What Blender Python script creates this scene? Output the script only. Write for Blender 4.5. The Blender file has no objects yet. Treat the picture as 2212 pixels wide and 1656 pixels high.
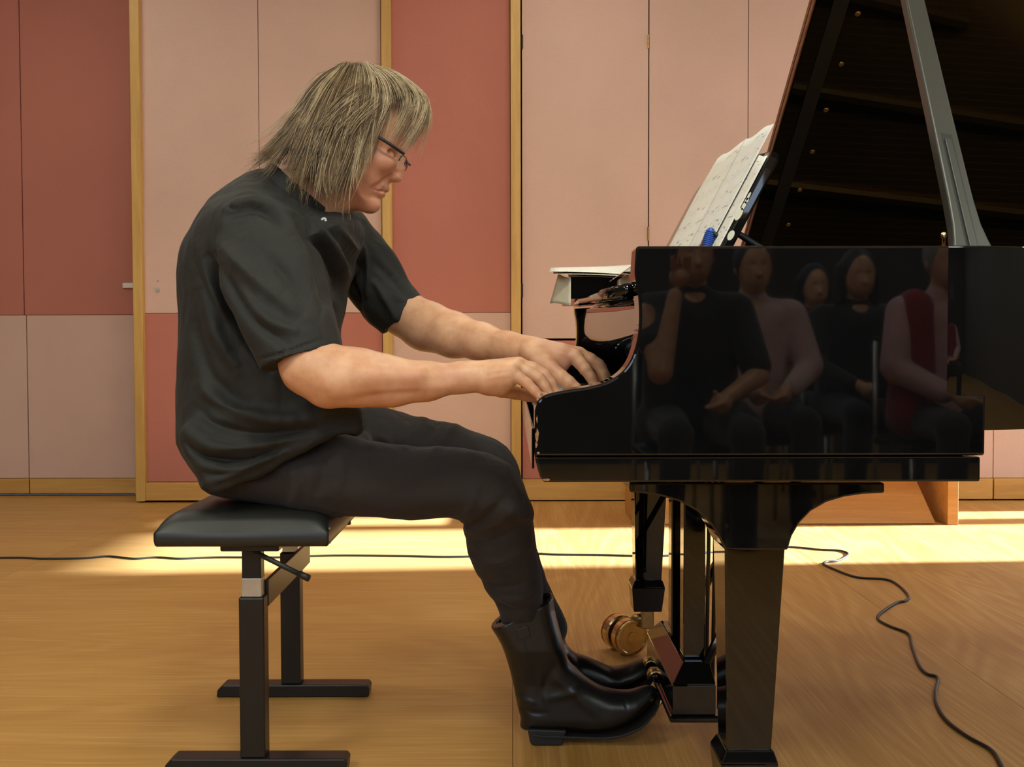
import bpy, bmesh, math, random
import numpy as np
from mathutils import Vector, Matrix, noise as mnoise

# ------------------------------------------------------------------ camera, world, sun, lights, exposure
scene = bpy.context.scene
COL = scene.collection
FPX = 2230.0
PITCH = math.atan(73.0 / FPX)
ROLL = 0.002
CAM = np.array([0.0, 0.0, 0.845])
_F = np.array([0, math.cos(PITCH), -math.sin(PITCH)])
_R0 = np.array([1.0, 0, 0])
_U0 = np.array([0, math.sin(PITCH), math.cos(PITCH)])
_R = _R0 * math.cos(ROLL) - _U0 * math.sin(ROLL)
_U = _U0 * math.cos(ROLL) + _R0 * math.sin(ROLL)

cam_data = bpy.data.cameras.new('camera')
cam_data.sensor_width = 36.0
cam_data.lens = 36.0 * FPX / 2212.0
cam_data.clip_start = 0.05
cam = bpy.data.objects.new('camera', cam_data)
COL.objects.link(cam)
cam.matrix_world = Matrix(((_R[0], _U[0], -_F[0], CAM[0]), (_R[1], _U[1], -_F[1], CAM[1]),
                           (_R[2], _U[2], -_F[2], CAM[2]), (0, 0, 0, 1)))
scene.camera = cam

world = bpy.data.worlds.new('sky')
scene.world = world
world.use_nodes = True
_bg = world.node_tree.nodes['Background']
_bg.inputs['Color'].default_value = (0.72, 0.90, 1.15, 1)
_bg.inputs['Strength'].default_value = 4.2

sun_data = bpy.data.lights.new('sun', 'SUN')
sun_data.energy = 48.0
sun_data.color = (0.74, 0.92, 1.32)
sun_data.angle = math.radians(1.7)
sun = bpy.data.objects.new('sun', sun_data)
COL.objects.link(sun)
sun.rotation_euler = Vector((-1.0, -0.05, -0.43)).to_track_quat('-Z', 'Y').to_euler()

CEIL_LAMP_POWER = (38.0, 44.0, 8.0, 9.0)      # rows from the audience to the panelled wall
CEIL_LAMP_COLOR = (0.93, 1.0, 0.86)

vs = scene.view_settings
vs.view_transform = 'Standard'
vs.look = 'None'
vs.gamma = 1.0
vs.use_curve_mapping = False
vs.exposure = 0.0

# ------------------------------------------------------------------ picking helpers (photo pixel + real depth -> metres)
def ray(px, py):
    return _F * FPX + _R * (px - 1106.0) - _U * (py - 828.0)
def at(px, py, Y):
    d = ray(px, py)
    return CAM + d * (Y / d[1])
def on_floor(px, py, z=0.0):
    d = ray(px, py)
    return CAM + d * ((z - CAM[2]) / d[2])
def on_plane(px, py, P, N):
    d = ray(px, py)
    P = np.asarray(P, float); N = np.asarray(N, float)
    return CAM + d * (np.dot(P - CAM, N) / np.dot(d, N))
def wx(px, Y, py=755):
    return float(at(px, py, Y)[0])
def wz(py, Y, px=1106):
    return float(at(px, py, Y)[2])

# ------------------------------------------------------------------ object helpers
PINV = {}
def put(o, parent=None):
    COL.objects.link(o)
    if parent is not None:
        o.parent = parent
        o.matrix_parent_inverse = PINV.get(parent.name, Matrix.Identity(4))
    return o
def tag(o, label=None, cat=None, group=None, kind=None):
    if label: o['label'] = label
    if cat: o['category'] = cat
    if group: o['group'] = group
    if kind: o['kind'] = kind
    return o
def thing(name, loc, label, cat, group=None):
    o = bpy.data.objects.new(name, None)
    o.empty_display_size = 0.1
    o.location = loc
    COL.objects.link(o)
    PINV[o.name] = Matrix.Translation(-Vector(loc))
    return tag(o, label, cat, group)
def mk(name, verts, faces, mat, parent=None, smooth=False, bevel=0.0, seg=2, label=None):
    me = bpy.data.meshes.new(name)
    me.from_pydata([tuple(map(float, v)) for v in verts], [], [tuple(f) for f in faces])
    return mesh_obj(name, me, mat, parent, smooth, bevel, seg, label)
def mesh_obj(name, me, mat, parent=None, smooth=False, bevel=0.0, seg=2, label=None):
    bm = bmesh.new(); bm.from_mesh(me)
    bmesh.ops.recalc_face_normals(bm, faces=bm.faces)
    bm.to_mesh(me); bm.free()
    for m in (mat if isinstance(mat, (list, tuple)) else [mat]):
        me.materials.append(m)
    if smooth:
        me.polygons.foreach_set('use_smooth', [True] * len(me.polygons))
    o = bpy.data.objects.new(name, me)
    put(o, parent)
    if bevel > 0:
        b = o.modifiers.new('bevel', 'BEVEL'); b.width = bevel; b.segments = seg
        b.limit_method = 'ANGLE'; b.angle_limit = math.radians(35)
    if label: o['label'] = label
    return o
BOXF = [(0, 1, 3, 2), (4, 6, 7, 5), (0, 4, 5, 1), (2, 3, 7, 6), (0, 2, 6, 4), (1, 5, 7, 3)]
def boxv(x0, x1, y0, y1, z0, z1):
    return [(x, y, z) for x in (x0, x1) for y in (y0, y1) for z in (z0, z1)]
def box(name, x0, x1, y0, y1, z0, z1, mat, parent=None, bevel=0.002, label=None, seg=2):
    return mk(name, boxv(x0, x1, y0, y1, z0, z1), BOXF, mat, parent, False, bevel, seg, label)
def boxes(name, lst, mat, parent=None, bevel=0.002, label=None):
    V, Fc = [], []
    for b in lst:
        n = len(V); V += boxv(*b); Fc += [tuple(i + n for i in q) for q in BOXF]
    return mk(name, V, Fc, mat, parent, False, bevel, 2, label)
def prism(name, poly, y0, y1, mat, parent=None, bevel=0.003, smooth=False, seg=2, label=None):
    n = len(poly)
    V = [(p[0], y0, p[1]) for p in poly] + [(p[0], y1, p[1]) for p in poly]
    Fc = [tuple(range(n)), tuple(range(2 * n - 1, n - 1, -1))]
    Fc += [(i, (i + 1) % n, (i + 1) % n + n, i + n) for i in range(n)]
    return mk(name, V, Fc, mat, parent, smooth, bevel, seg, label)
def catmull(pts, sub=6, closed=False):
    P = [np.asarray(p, float) for p in pts]; n = len(P); out = []
    rng = range(n if closed else n - 1)
    for i in rng:
        if closed:
            a, b, c, d = P[(i - 1) % n], P[i], P[(i + 1) % n], P[(i + 2) % n]
        else:
            a, b, c, d = P[max(i - 1, 0)], P[i], P[i + 1], P[min(i + 2, n - 1)]
        for k in range(sub):
            t = k / sub
            out.append(0.5 * ((2 * b) + (-a + c) * t + (2 * a - 5 * b + 4 * c - d) * t * t + (-a + 3 * b - 3 * c + d) * t ** 3))
    if not closed: out.append(P[-1])
    return out
def tube_geo(pts, r, n=8, caps=True):
    pts = [Vector(p) for p in pts]; m = len(pts); V = []; Fc = []
    rs = r if isinstance(r, (list, tuple, np.ndarray)) else [r] * m
    up = None
    for i in range(m):
        t = (pts[min(i + 1, m - 1)] - pts[max(i - 1, 0)]).normalized()
        if up is None:
            up = t.orthogonal().normalized()
        up = (up - t * up.dot(t))
        up = up.normalized() if up.length > 1e-6 else t.orthogonal().normalized()
        w = t.cross(up)
        for k in range(n):
            a = 2 * math.pi * k / n
            V.append(pts[i] + (up * math.cos(a) + w * math.sin(a)) * rs[i])
    for i in range(m - 1):
        for k in range(n):
            k2 = (k + 1) % n
            Fc.append((i * n + k, i * n + k2, (i + 1) * n + k2, (i + 1) * n + k))
    if caps:
        Fc.append(tuple(range(n - 1, -1, -1))); Fc.append(tuple(range((m - 1) * n, m * n)))
    return V, Fc
def tube(name, pts, r, mat, parent=None, n=8, label=None):
    V, Fc = tube_geo(pts, r, n)
    return mk(name, V, Fc, mat, parent, True, 0, 2, label)
def lathe_geo(prof, axis_p, axis_d, n=24):
    """prof: list of (distance along axis, radius)"""
    d = Vector(axis_d).normalized(); u = d.orthogonal().normalized(); w = d.cross(u); p = Vector(axis_p)
    V = []; Fc = []
    for (h, r) in prof:
        for k in range(n):
            a = 2 * math.pi * k / n
            V.append(p + d * h + (u * math.cos(a) + w * math.sin(a)) * r)
    for i in range(len(prof) - 1):
        for k in range(n):
            k2 = (k + 1) % n
            Fc.append((i * n + k, i * n + k2, (i + 1) * n + k2, (i + 1) * n + k))
    Fc.append(tuple(range(n - 1, -1, -1))); m = len(prof)
    Fc.append(tuple(range((m - 1) * n, m * n)))
    return V, Fc
def lathe(name, prof, p, d, mat, parent=None, n=24, smooth=False, bevel=0.0, label=None):
    V, Fc = lathe_geo(prof, p, d, n)
    return mk(name, V, Fc, mat, parent, smooth, bevel, 2, label)

# ------------------------------------------------------------------ materials (all procedural)
def srgb(r, g, b):
    f = lambda c: (c / 255 / 12.92) if c / 255 <= 0.04045 else ((c / 255 + 0.055) / 1.055) ** 2.4
    return (f(r), f(g), f(b), 1.0)
class NT:
    def __init__(s, name):
        s.m = bpy.data.materials.new(name); s.m.use_nodes = True
        s.t = s.m.node_tree; s.b = s.t.nodes['Principled BSDF']
    def n(s, typ, **kw):
        o = s.t.nodes.new(typ)
        for k, v in kw.items():
            if k in ('op', 'operation'): o.operation = v
            elif k == 'inp':
                for a, b in v.items(): o.inputs[a].default_value = b
            else: setattr(o, k, v)
        return o
    def l(s, a, b): s.t.links.new(a, b)
    def coord(s, scale=(1, 1, 1), kind='Object', rot=(0, 0, 0)):
        tc = s.n('ShaderNodeTexCoord'); mp = s.n('ShaderNodeMapping')
        mp.inputs['Scale'].default_value = scale; mp.inputs['Rotation'].default_value = rot
        s.l(tc.outputs[kind], mp.inputs['Vector']); return mp.outputs['Vector']
    def noise(s, vec, scale=5, detail=4, rough=0.55, dist=0.0):
        o = s.n('ShaderNodeTexNoise'); o.inputs['Scale'].default_value = scale; o.inputs['Detail'].default_value = detail
        o.inputs['Roughness'].default_value = rough; o.inputs['Distortion'].default_value = dist
        s.l(vec, o.inputs['Vector']); return o.outputs['Fac']
    def ramp(s, fac, stops):
        r = s.n('ShaderNodeValToRGB'); e = r.color_ramp.elements
        e[0].position, e[0].color = stops[0]; e[1].position, e[1].color = stops[-1]
        for p, c in stops[1:-1]:
            k = e.new(p); k.color = c
        s.l(fac, r.inputs['Fac']); return r.outputs['Color']
    def bump(s, h, strength=0.2, dist=0.002):
        b = s.n('ShaderNodeBump'); b.inputs['Strength'].default_value = strength; b.inputs['Distance'].default_value = dist
        s.l(h, b.inputs['Height']); s.l(b.outputs['Normal'], s.b.inputs['Normal'])
    def set(s, **kw):
        for k, v in kw.items(): s.b.inputs[k.replace('_', ' ')].default_value = v
        return s
def mix3(c, k): return (c[0] * k, c[1] * k, c[2] * k, 1)
def plain(name, col, rough=0.5, metal=0.0, var=0.06, scale=12, bump=0.0, coat=0.0, bscale=200, **kw):
    t = NT(name)
    v = t.coord()
    c = t.ramp(t.noise(v, scale, 4), [(0.3, mix3(col, 1 - var)), (0.7, mix3(col, 1 + var))])
    t.l(c, t.b.inputs['Base Color'])
    t.b.inputs['Roughness'].default_value = rough; t.b.inputs['Metallic'].default_value = metal
    t.b.inputs['Coat Weight'].default_value = coat; t.b.inputs['Coat Roughness'].default_value = 0.03
    if bump: t.bump(t.noise(v, bscale, 2), bump, 0.001)
    for k, val in kw.items(): t.b.inputs[k.replace('_', ' ')].default_value = val
    return t.m
def wood(name, dark, light, along='x', rough=0.4, scale=1.0, coat=0.0, contrast=1.0):
    t = NT(name)
    sc = {'x': (0.7, 9, 9), 'y': (9, 0.7, 9), 'z': (9, 9, 0.7)}[along]
    v = t.coord(tuple(k * scale for k in sc))
    oi = t.n('ShaderNodeObjectInfo')
    add = t.n('ShaderNodeVectorMath', op='ADD'); mul = t.n('ShaderNodeVectorMath', op='SCALE')
    cmb = t.n('ShaderNodeCombineXYZ'); t.l(oi.outputs['Random'], cmb.inputs[0]); t.l(oi.outputs['Random'], cmb.inputs[1])
    t.l(cmb.outputs[0], mul.inputs[0]); mul.inputs['Scale'].default_value = 37.0
    t.l(v, add.inputs[0]); t.l(mul.outputs[0], add.inputs[1]); v = add.outputs[0]
    n1 = t.noise(v, 1.3, 6, 0.6, 0.9)
    n2 = t.noise(v, 9, 5, 0.7, 0.3)
    m = t.n('ShaderNodeMath', op='MULTIPLY_ADD'); t.l(n2, m.inputs[0]); m.inputs[1].default_value = 0.45
    t.l(n1, m.inputs[2])
    mid = tuple((a + b) / 2 for a, b in zip(dark, light))
    w = 0.22 / contrast
    c = t.ramp(m.outputs[0], [(0.72 - w, dark), (0.72, mid), (0.72 + w, light)])
    t.l(c, t.b.inputs['Base Color']); t.b.inputs['Roughness'].default_value = rough
    t.b.inputs['Coat Weight'].default_value = coat; t.b.inputs['Coat Roughness'].default_value = 0.2
    t.bump(n2, 0.08, 0.002)
    return t.m
M = {}
def fabric_panel(name, col):
    t = NT(name); v = t.coord()
    c = t.ramp(t.noise(v, 1.7, 3), [(0.3, mix3(col, 0.95)), (0.7, mix3(col, 1.05))])
    v2 = t.coord((60, 60, 400))
    w = t.noise(v2, 1.5, 3)
    mx = t.n('ShaderNodeMix', data_type='RGBA', blend_type='MULTIPLY'); mx.inputs['Factor'].default_value = 0.35
    t.l(c, mx.inputs['A']); t.l(t.ramp(w, [(0.3, (0.8, 0.8, 0.8, 1)), (0.7, (1, 1, 1, 1))]), mx.inputs['B'])
    t.l(mx.outputs['Result'], t.b.inputs['Base Color']); t.b.inputs['Roughness'].default_value = 0.85
    t.bump(w, 0.15, 0.001)
    return t.m
M['pink'] = fabric_panel('pink_panel_paint', srgb(204, 168, 152))
M['red'] = fabric_panel('red_panel_paint', srgb(180, 110, 94))
M['oakpost'] = wood('light_oak', srgb(176, 132, 62), srgb(204, 162, 88), 'z', 0.5)
M['oakrail'] = wood('light_oak_rail', srgb(178, 128, 60), srgb(204, 156, 84), 'x', 0.5)
M['gapdark'] = plain('dark_gap', srgb(40, 26, 18), 0.9)
def floor_wood(name, along, amp, freq):
    t = NT(name)
    sc = {'x': (0.35, 2.6, 2.6), 'y': (2.6, 0.35, 2.6)}[along]
    base = t.coord(sc)
    oi = t.n('ShaderNodeObjectInfo'); cmb = t.n('ShaderNodeCombineXYZ')
    t.l(oi.outputs['Random'], cmb.inputs[0]); t.l(oi.outputs['Random'], cmb.inputs[1])
    mul = t.n('ShaderNodeVectorMath', op='SCALE'); mul.inputs['Scale'].default_value = 23.0; t.l(cmb.outputs[0], mul.inputs[0])
    add = t.n('ShaderNodeVectorMath', op='ADD'); t.l(base, add.inputs[0]); t.l(mul.outputs[0], add.inputs[1])
    v = add.outputs[0]
    # cathedral grain: contour lines of a stretched noise field
    n1 = t.noise(v, 0.9, 2, 0.45, 0.6)
    k = t.n('ShaderNodeMath', op='MULTIPLY'); t.l(n1, k.inputs[0]); k.inputs[1].default_value = freq
    s_ = t.n('ShaderNodeMath', op='SINE'); t.l(k.outputs[0], s_.inputs[0])
    fine = t.coord({'x': (3, 160, 160), 'y': (160, 3, 160)}[along])
    n2 = t.noise(fine, 1.0, 4, 0.65)
    a = t.n('ShaderNodeMath', op='MULTIPLY_ADD'); t.l(s_.outputs[0], a.inputs[0]); a.inputs[1].default_value = amp; t.l(n2, a.inputs[2])
    n3 = t.noise(v, 2.2, 3)
    b = t.n('ShaderNodeMath', op='MULTIPLY_ADD'); t.l(n3, b.inputs[0]); b.inputs[1].default_value = 0.5; t.l(a.outputs[0], b.inputs[2])
    c = t.ramp(b.outputs[0], [(0.4, srgb(162, 114, 54)), (0.75, srgb(182, 134, 70)), (1.05, srgb(200, 154, 90))])
    t.l(c, t.b.inputs['Base Color'])
    t.b.inputs['Roughness'].default_value = 0.42
    t.b.inputs['Specular IOR Level'].default_value = 0.4
    t.bump(n2, 0.05, 0.001)
    return t.m
M['floor_x'] = floor_wood('oak_floor_crosswise', 'x', .045, 110.0)
M['floor_y'] = floor_wood('oak_floor_lengthwise', 'y', .085, 120.0)
M['white_wall'] = plain('cream_plaster', srgb(104, 97, 90), 0.9, var=0.02)
M['grey_wall'] = plain('grey_plaster', srgb(64, 58, 54), 0.9, var=0.03)
M['ceiling'] = plain('white_ceiling', srgb(225, 215, 198), 0.9, var=0.02)
M['lacquer'] = plain('black_piano_lacquer', (0.003, 0.003, 0.0035, 1), 0.025, var=0.2, coat=0.0, Specular_IOR_Level=0.55)
M['lacquer_worn'] = M['lacquer']
M['satin_black'] = plain('satin_black_prop', srgb(58, 58, 53), 0.34, metal=0.0, var=0.04, coat=0.2)
M['lid_edge'] = wood('bare_lid_edge', srgb(86, 44, 20), srgb(140, 88, 48), 'y', 0.45, 3)
M['brass'] = plain('polished_brass', srgb(214, 188, 136), 0.2, metal=1.0, var=0.12, scale=60)
M['dull_brass'] = plain('dull_brass', srgb(176, 150, 100), 0.35, metal=1.0, var=0.15, scale=80)
M['gold'] = plain('gold_iron_plate', srgb(150, 108, 48), 0.35, metal=0.7, var=0.06)
M['inner_wood'] = wood('inner_rim_wood', srgb(96, 56, 26), srgb(140, 88, 46), 'x', 0.4, 2, 0.3)
M['ivory'] = plain('white_key_ivory', srgb(226, 220, 204), 0.25, var=0.02)
M['ebony'] = plain('black_key_ebony', srgb(18, 17, 17), 0.35)
M['felt'] = plain('dark_felt', srgb(52, 20, 18), 0.95)
M['leather'] = plain('grey_black_leatherette', srgb(32, 32, 30), 0.42, var=0.05, bump=0.12, bscale=500)
M['benchmetal'] = plain('dark_brown_steel', srgb(20, 18, 16), 0.36, var=0.08, Specular_IOR_Level=0.45)
M['steel'] = plain('bare_steel', srgb(190, 188, 180), 0.35, metal=0.8, var=0.12, scale=30)
M['rubber'] = plain('black_rubber', srgb(24, 24, 23), 0.5)
M['shirt'] = None
M['blue'] = plain('blue_plastic', srgb(40, 84, 178), 0.35, var=0.05)
M['cable'] = plain('black_cable', srgb(30, 32, 30), 0.45)
# ------------------------------------------------------------------ the room
def structure(o): o['kind'] = 'structure'; return o
XL, XR, YF, YB, ZC = -4.2, 4.2, -4.6, 6.06, 3.4
sub = structure(box('floor', XL, XR, YF, YB, -0.06, -0.004, M['gapdark'], bevel=0))
def board(x0, x1, y0, y1, along):
    g = 0.0005
    return box('floor_board', x0 + g, x1 - g, y0 + g, y1 - g, -0.03, 0.0, M['floor_' + along], sub, bevel=0.0004, seg=1)
for (y0, y1) in ((YF, -1.15), (-1.15, 0.05), (0.05, 1.24), (1.24, 2.43), (2.43, 3.64), (3.64, 4.84), (4.84, YB)):
    for (x0, x1) in ((XL, -1.9), (-1.9, 0.0)):
        board(x0, x1, y0, y1, 'x')
for (x0, x1) in ((0.0, 1.2), (1.2, 2.4), (2.4, 3.6), (3.6, XR)):
    for (y0, y1) in ((YF, -1.0), (-1.0, 1.45), (1.45, 3.9), (3.9, YB)):
        board(x0, x1, y0, y1, 'y')
structure(box('ceiling', XL - .1, XR + .3, YF - .1, YB + .1, ZC, ZC + 0.1, M['ceiling'], bevel=0))
structure(box('wall_left', XL - 0.1, XL, YF, YB, 0, ZC, M['white_wall'], bevel=0))

# right wall with the tall window the sun comes through
wr = structure(boxes('wall_right', [
    (XR, XR + .25, YF, 0.6, 0, ZC), (XR, XR + .25, 0.6, 4.16, 0, ZC), (XR, XR + .25, 5.48, YB, 0, ZC),
    (XR, XR + .25, 4.16, 5.48, 2.60, ZC)], M['white_wall'], bevel=0))
def window(name, y0, y1, z0, z1, mullions, x=XR + 0.12):
    fr = [(x, x + .05, y0, y1, z0, z0 + .05), (x, x + .05, y0, y1, z1 - .05, z1), (x, x + .05, y0, y0 + .05, z0 + .05, z1 - .05), (x, x + .05, y1 - .05, y1, z0 + .05, z1 - .05)]
    for (m, w) in mullions: fr.append((x, x + .05, m - w / 2, m + w / 2, z0 + .05, z1 - .05))
    w_ = structure(boxes(name, fr, M['oakpost'], bevel=0))
    return w_
window('window_1', 4.16, 5.48, 0.0, 2.60, [(5.13, 0.17)])

# wall behind the audience, with a high strip window
wf = structure(boxes('wall_front', [
    (XL, XR, YF - .2, YF, 0, 1.9), (XL, XR, YF - .2, YF, 3.2, ZC), (XL, -3.6, YF - .2, YF, 1.9, 3.2), (3.6, XR, YF - .2, YF, 1.9, 3.2)], M['grey_wall'], bevel=0))
structure(boxes('window_2', [(-3.6, 3.6, YF - .14, YF - .09, 1.9, 1.96), (-3.6, 3.6, YF - .14, YF - .09, 3.14, 3.2)] +
                [(x - .04, x + .04, YF - .14, YF - .09, 1.96, 3.14) for x in (-3.56, -2.1, -0.7, 0.7, 2.1, 3.56)], M['oakpost'], bevel=0))

# panelled back wall
YW = 5.74
wb = structure(box('wall_back', XL, XR, YB, YB + 0.1, 0, ZC, M['gapdark'], bevel=0))
def wpanel(px0, px1, z0, z1, mat, Y=YW, name='wall_panel', depth=0.03):
    return box(name, wx(px0, Y), wx(px1, Y), Y, Y + depth, z0, z1, M[mat], wb, bevel=0.0015, seg=1)
ZS, ZT = 1.05, ZC
Y0 = 6.0
wpanel(-480, 52.5, ZS + .002, ZT, 'red', Y0); wpanel(-480, 57, 0.102, ZS, 'pink', Y0)
wpanel(54.5, 303, ZS + .002, ZT, 'red', Y0); wpanel(59, 303, 0.102, ZS, 'pink', Y0)
box('base_rail', wx(-480, Y0), wx(59, Y0), Y0 - .012, Y0 + .03, 0.014, 0.10, M['oakrail'], wb, 0.002)
box('base_rail', wx(61.5, Y0), wx(303, Y0), Y0 - .012, Y0 + .03, 0.014, 0.10, M['oakrail'], wb, 0.002)
# projecting frame
def post(px0, px1, y0, y1, z0=0.008):
    return box('frame_post', wx(px0, y0), wx(px1, y0), y0, y1, z0, ZT, M['oakpost'], wb, 0.003)
post(288.5, 309, 5.70, 6.05)
wpanel(309.5, 563.2, ZS + .002, ZT, 'pink'); wpanel(564.6, 826, ZS + .002, ZT, 'pink')
wpanel(309.5, 563.2, 0.112, ZS, 'red'); wpanel(564.6, 826, 0.112, ZS, 'red')
box('base_rail', wx(309, 5.70), wx(829, 5.70), 5.705, 5.77, 0.012, 0.110, M['oakrail'], wb, 0.003)
post(827, 848, 5.70, 6.05)
wpanel(848.5, 1103, ZS + .002, ZT, 'red'); wpanel(848.5, 1103, 0.112, ZS, 'pink')
box('base_rail', wx(848, 5.70), wx(1104, 5.70), 5.705, 5.77, 0.012, 0.110, M['oakrail'], wb, 0.003)
post(1104, 1125.5, 5.68, 6.05)
ZD = 0.907
d1 = wpanel(1128.5, 1399, ZD, ZT, 'pink', name='cupboard_door'); d2 = wpanel(1128.5, 1399, 0.125, ZD - .012, 'red', name='cupboard_door')
d3 = wpanel(1401.5, 1612.5, ZD, ZT, 'pink', name='cupboard_door'); wpanel(1401.5, 1612.5, 0.125, ZD - .012, 'pink', name='cupboard_door')
wpanel(1614, 1880, ZD, ZT, 'pink', name='cupboard_door'); wpanel(1614, 1880, 0.125, ZD - .012, 'pink', name='cupboard_door')
wpanel(1881.5, 2148, 0.125, ZT, 'pink', name='cupboard_door'); wpanel(2149.5, 2420, 0.125, ZT, 'pink', name='cupboard_door')
wpanel(2421.5, 2730, 0.125, ZT, 'pink', name='cupboard_door')
for a, b in ((1127, 1611), (1613, 2146), (2149, 2730)):
    box('base_rail', wx(a, YW), wx(b, YW), YW - .015, YW + .03, 0.008, 0.123, M['oakrail'], wb, 0.002)
M['hinge_dark'] = plain('dark_hinge_steel', srgb(70, 56, 42), 0.4, metal=0.6)
def hinge(px, py, mat, h=0.075):
    p = at(px, py, YW - .004)
    V, Fc = lathe_geo([(0, .0055), (h * .3, .0055), (h * .31, .0048), (h * .33, .0055), (h * .64, .0055), (h * .65, .0048), (h * .67, .0055), (h, .0055)], (p[0], YW - .004, p[2] - h / 2), (0, 0, 1), 10)
    return mk('hinge', V, Fc, mat, wb)
hinge(1128, 90, M['hinge_dark']); hinge(1400.2, 90, M['brass']); hinge(1400.2, 505, M['dull_brass']); hinge(1128, 627, M['hinge_dark'])
p = at(341, 626, YW)
lathe('lock', [(0, .011), (.008, .011), (.012, .009), (.012, .005), (.014, .004)], (p[0], YW, p[2]), (0, -1, 0), M['steel'], wb, 20)
p = at(341, 607, YW)
lathe('screw_hole', [(0, .004), (.001, .004)], (p[0], YW, p[2]), (0, -1, 0), plain('brown_spot', srgb(150, 92, 80), .8), wb, 10)
a, b = at(266, 611, Y0), at(290, 622, Y0)
box('latch_plate', a[0], b[0], Y0 - .012, Y0, b[2], a[2], plain('white_plastic', srgb(214, 200, 184), .5), wb, 0.002, label='small white latch plate')

# recessed ceiling luminaires: warm
M['lamp_glow'] = NT('warm_diffuser').m
_n = M['lamp_glow'].node_tree; _b = _n.nodes['Principled BSDF']
_b.inputs['Emission Color'].default_value = (*CEIL_LAMP_COLOR, 1); _b.inputs['Emission Strength'].default_value = 2.0
_b.inputs['Base Color'].default_value = (0.9, 0.85, 0.75, 1)
lamp_places = [(x, y) for y in (-2.6, 0.1, 2.7, 4.6) for x in (-2.4, 0.2, 2.8)]
rows = ['back row over the seats', 'row over the camera side', 'row over the piano', 'row nearest the panelled wall']
for i, (x, y) in enumerate(lamp_places):
    t = thing('ceiling_lamp', (x, y, ZC), 'square warm ceiling lamp, %s, %s of three' % (rows[i // 3], ('left', 'middle', 'right')[i % 3]), 'lamp', 'ceiling lamps')
    boxes('frame', [(x - .33, x + .33, y - .33, y - .30, ZC - .04, ZC), (x - .33, x + .33, y + .30, y + .33, ZC - .04, ZC),
                    (x - .33, x - .30, y - .30, y + .30, ZC - .04, ZC), (x + .30, x + .33, y - .30, y + .30, ZC - .04, ZC)], M['steel'], t, 0)
    box('diffuser', x - .30, x + .30, y - .30, y + .30, ZC - .02, ZC - .001, M['lamp_glow'], t, 0)
    ld = bpy.data.lights.new('ceiling_lamp_light', 'AREA'); ld.energy = CEIL_LAMP_POWER[i // 3]; ld.color = CEIL_LAMP_COLOR
    ld.shape = 'SQUARE'; ld.size = 0.58
    lo = bpy.data.objects.new('ceiling_lamp_light', ld); lo.location = (x, y, ZC - 0.045); put(lo, t)

# low oak bench standing by the wall behind the piano
yb0 = 4.93
tb = thing('low_bench', (1.36, 5.1, 0), 'low oak bench with slanted board against wall behind the piano', 'bench')
M['benchoak'] = wood('bench_oak', srgb(176, 118, 58), srgb(202, 146, 80), 'x', 0.45)
xe = wx(2075, yb0)
box('end_panel', xe - 0.052, xe, yb0, 5.36, 0.0, 0.36, M['benchoak'], tb, 0.003)
box('end_panel', wx(1372, yb0), wx(1372, yb0) + 0.052, yb0, 5.36, 0.0, 0.36, M['benchoak'], tb, 0.003)
box('seat_board', wx(1372, yb0) - 0.01, xe + 0.005, yb0 - .01, 5.38, 0.36, 0.39, M['benchoak'], tb, 0.004)
V = []
for (x, dx) in ((wx(1372, yb0) + .06, 0), (xe - 0.10, -0.04)):
    V += [(x, yb0 + .02, .004), (x, yb0 + .05, .004), (x + dx, yb0 + .17, .20), (x + dx, yb0 + .20, .20)]
mk('slanted_board', V, [(0, 1, 3, 2), (4, 6, 7, 5), (0, 4, 5, 1), (2, 3, 7, 6), (0, 2, 6, 4), (1, 5, 7, 3)], M['benchoak'], tb, bevel=0.002)
box('top_rail', wx(1372, yb0) + .055, xe - .055, yb0 + .16, yb0 + .19, 0.205, 0.24, M['benchoak'], tb, 0.002)

# cable across the floor
cpx = [(-60, 1205), (40, 1204), (90, 1206), (180, 1205), (235, 1201), (290, 1206), (340, 1203), (390, 1206), (470, 1203), (600, 1203), (720, 1199), (860, 1200), (960, 1202), (1060, 1200), (1150, 1195),
       (1200, 1197), (1300, 1198), (1380, 1200), (1450, 1199), (1560, 1190), (1640, 1183), (1710, 1181), (1765, 1186), (1815, 1189), (1832, 1197), (1810, 1210), (1785, 1213), (1779, 1218), (1800, 1228), (1850, 1246), (1915, 1251), (1945, 1267), (1962, 1287),
       (1955, 1297), (1935, 1302), (1900, 1325), (1898, 1338), (1925, 1353), (1962, 1368), (1970, 1395), (1985, 1435), (2003, 1455), (2026, 1463), (2021, 1490), (2024, 1520), (2045, 1555), (2090, 1590), (2140, 1618), (2160, 1645), (2175, 1680), (2200, 1740)]
cp = catmull([on_floor(x, y, 0.0045) for x, y in cpx], 5)
c_ = tube('cable', cp, 0.0042, M['cable'], None, 8)
tag(c_, 'thin black cable winding across the wooden floor under the piano', 'cable')
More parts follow.
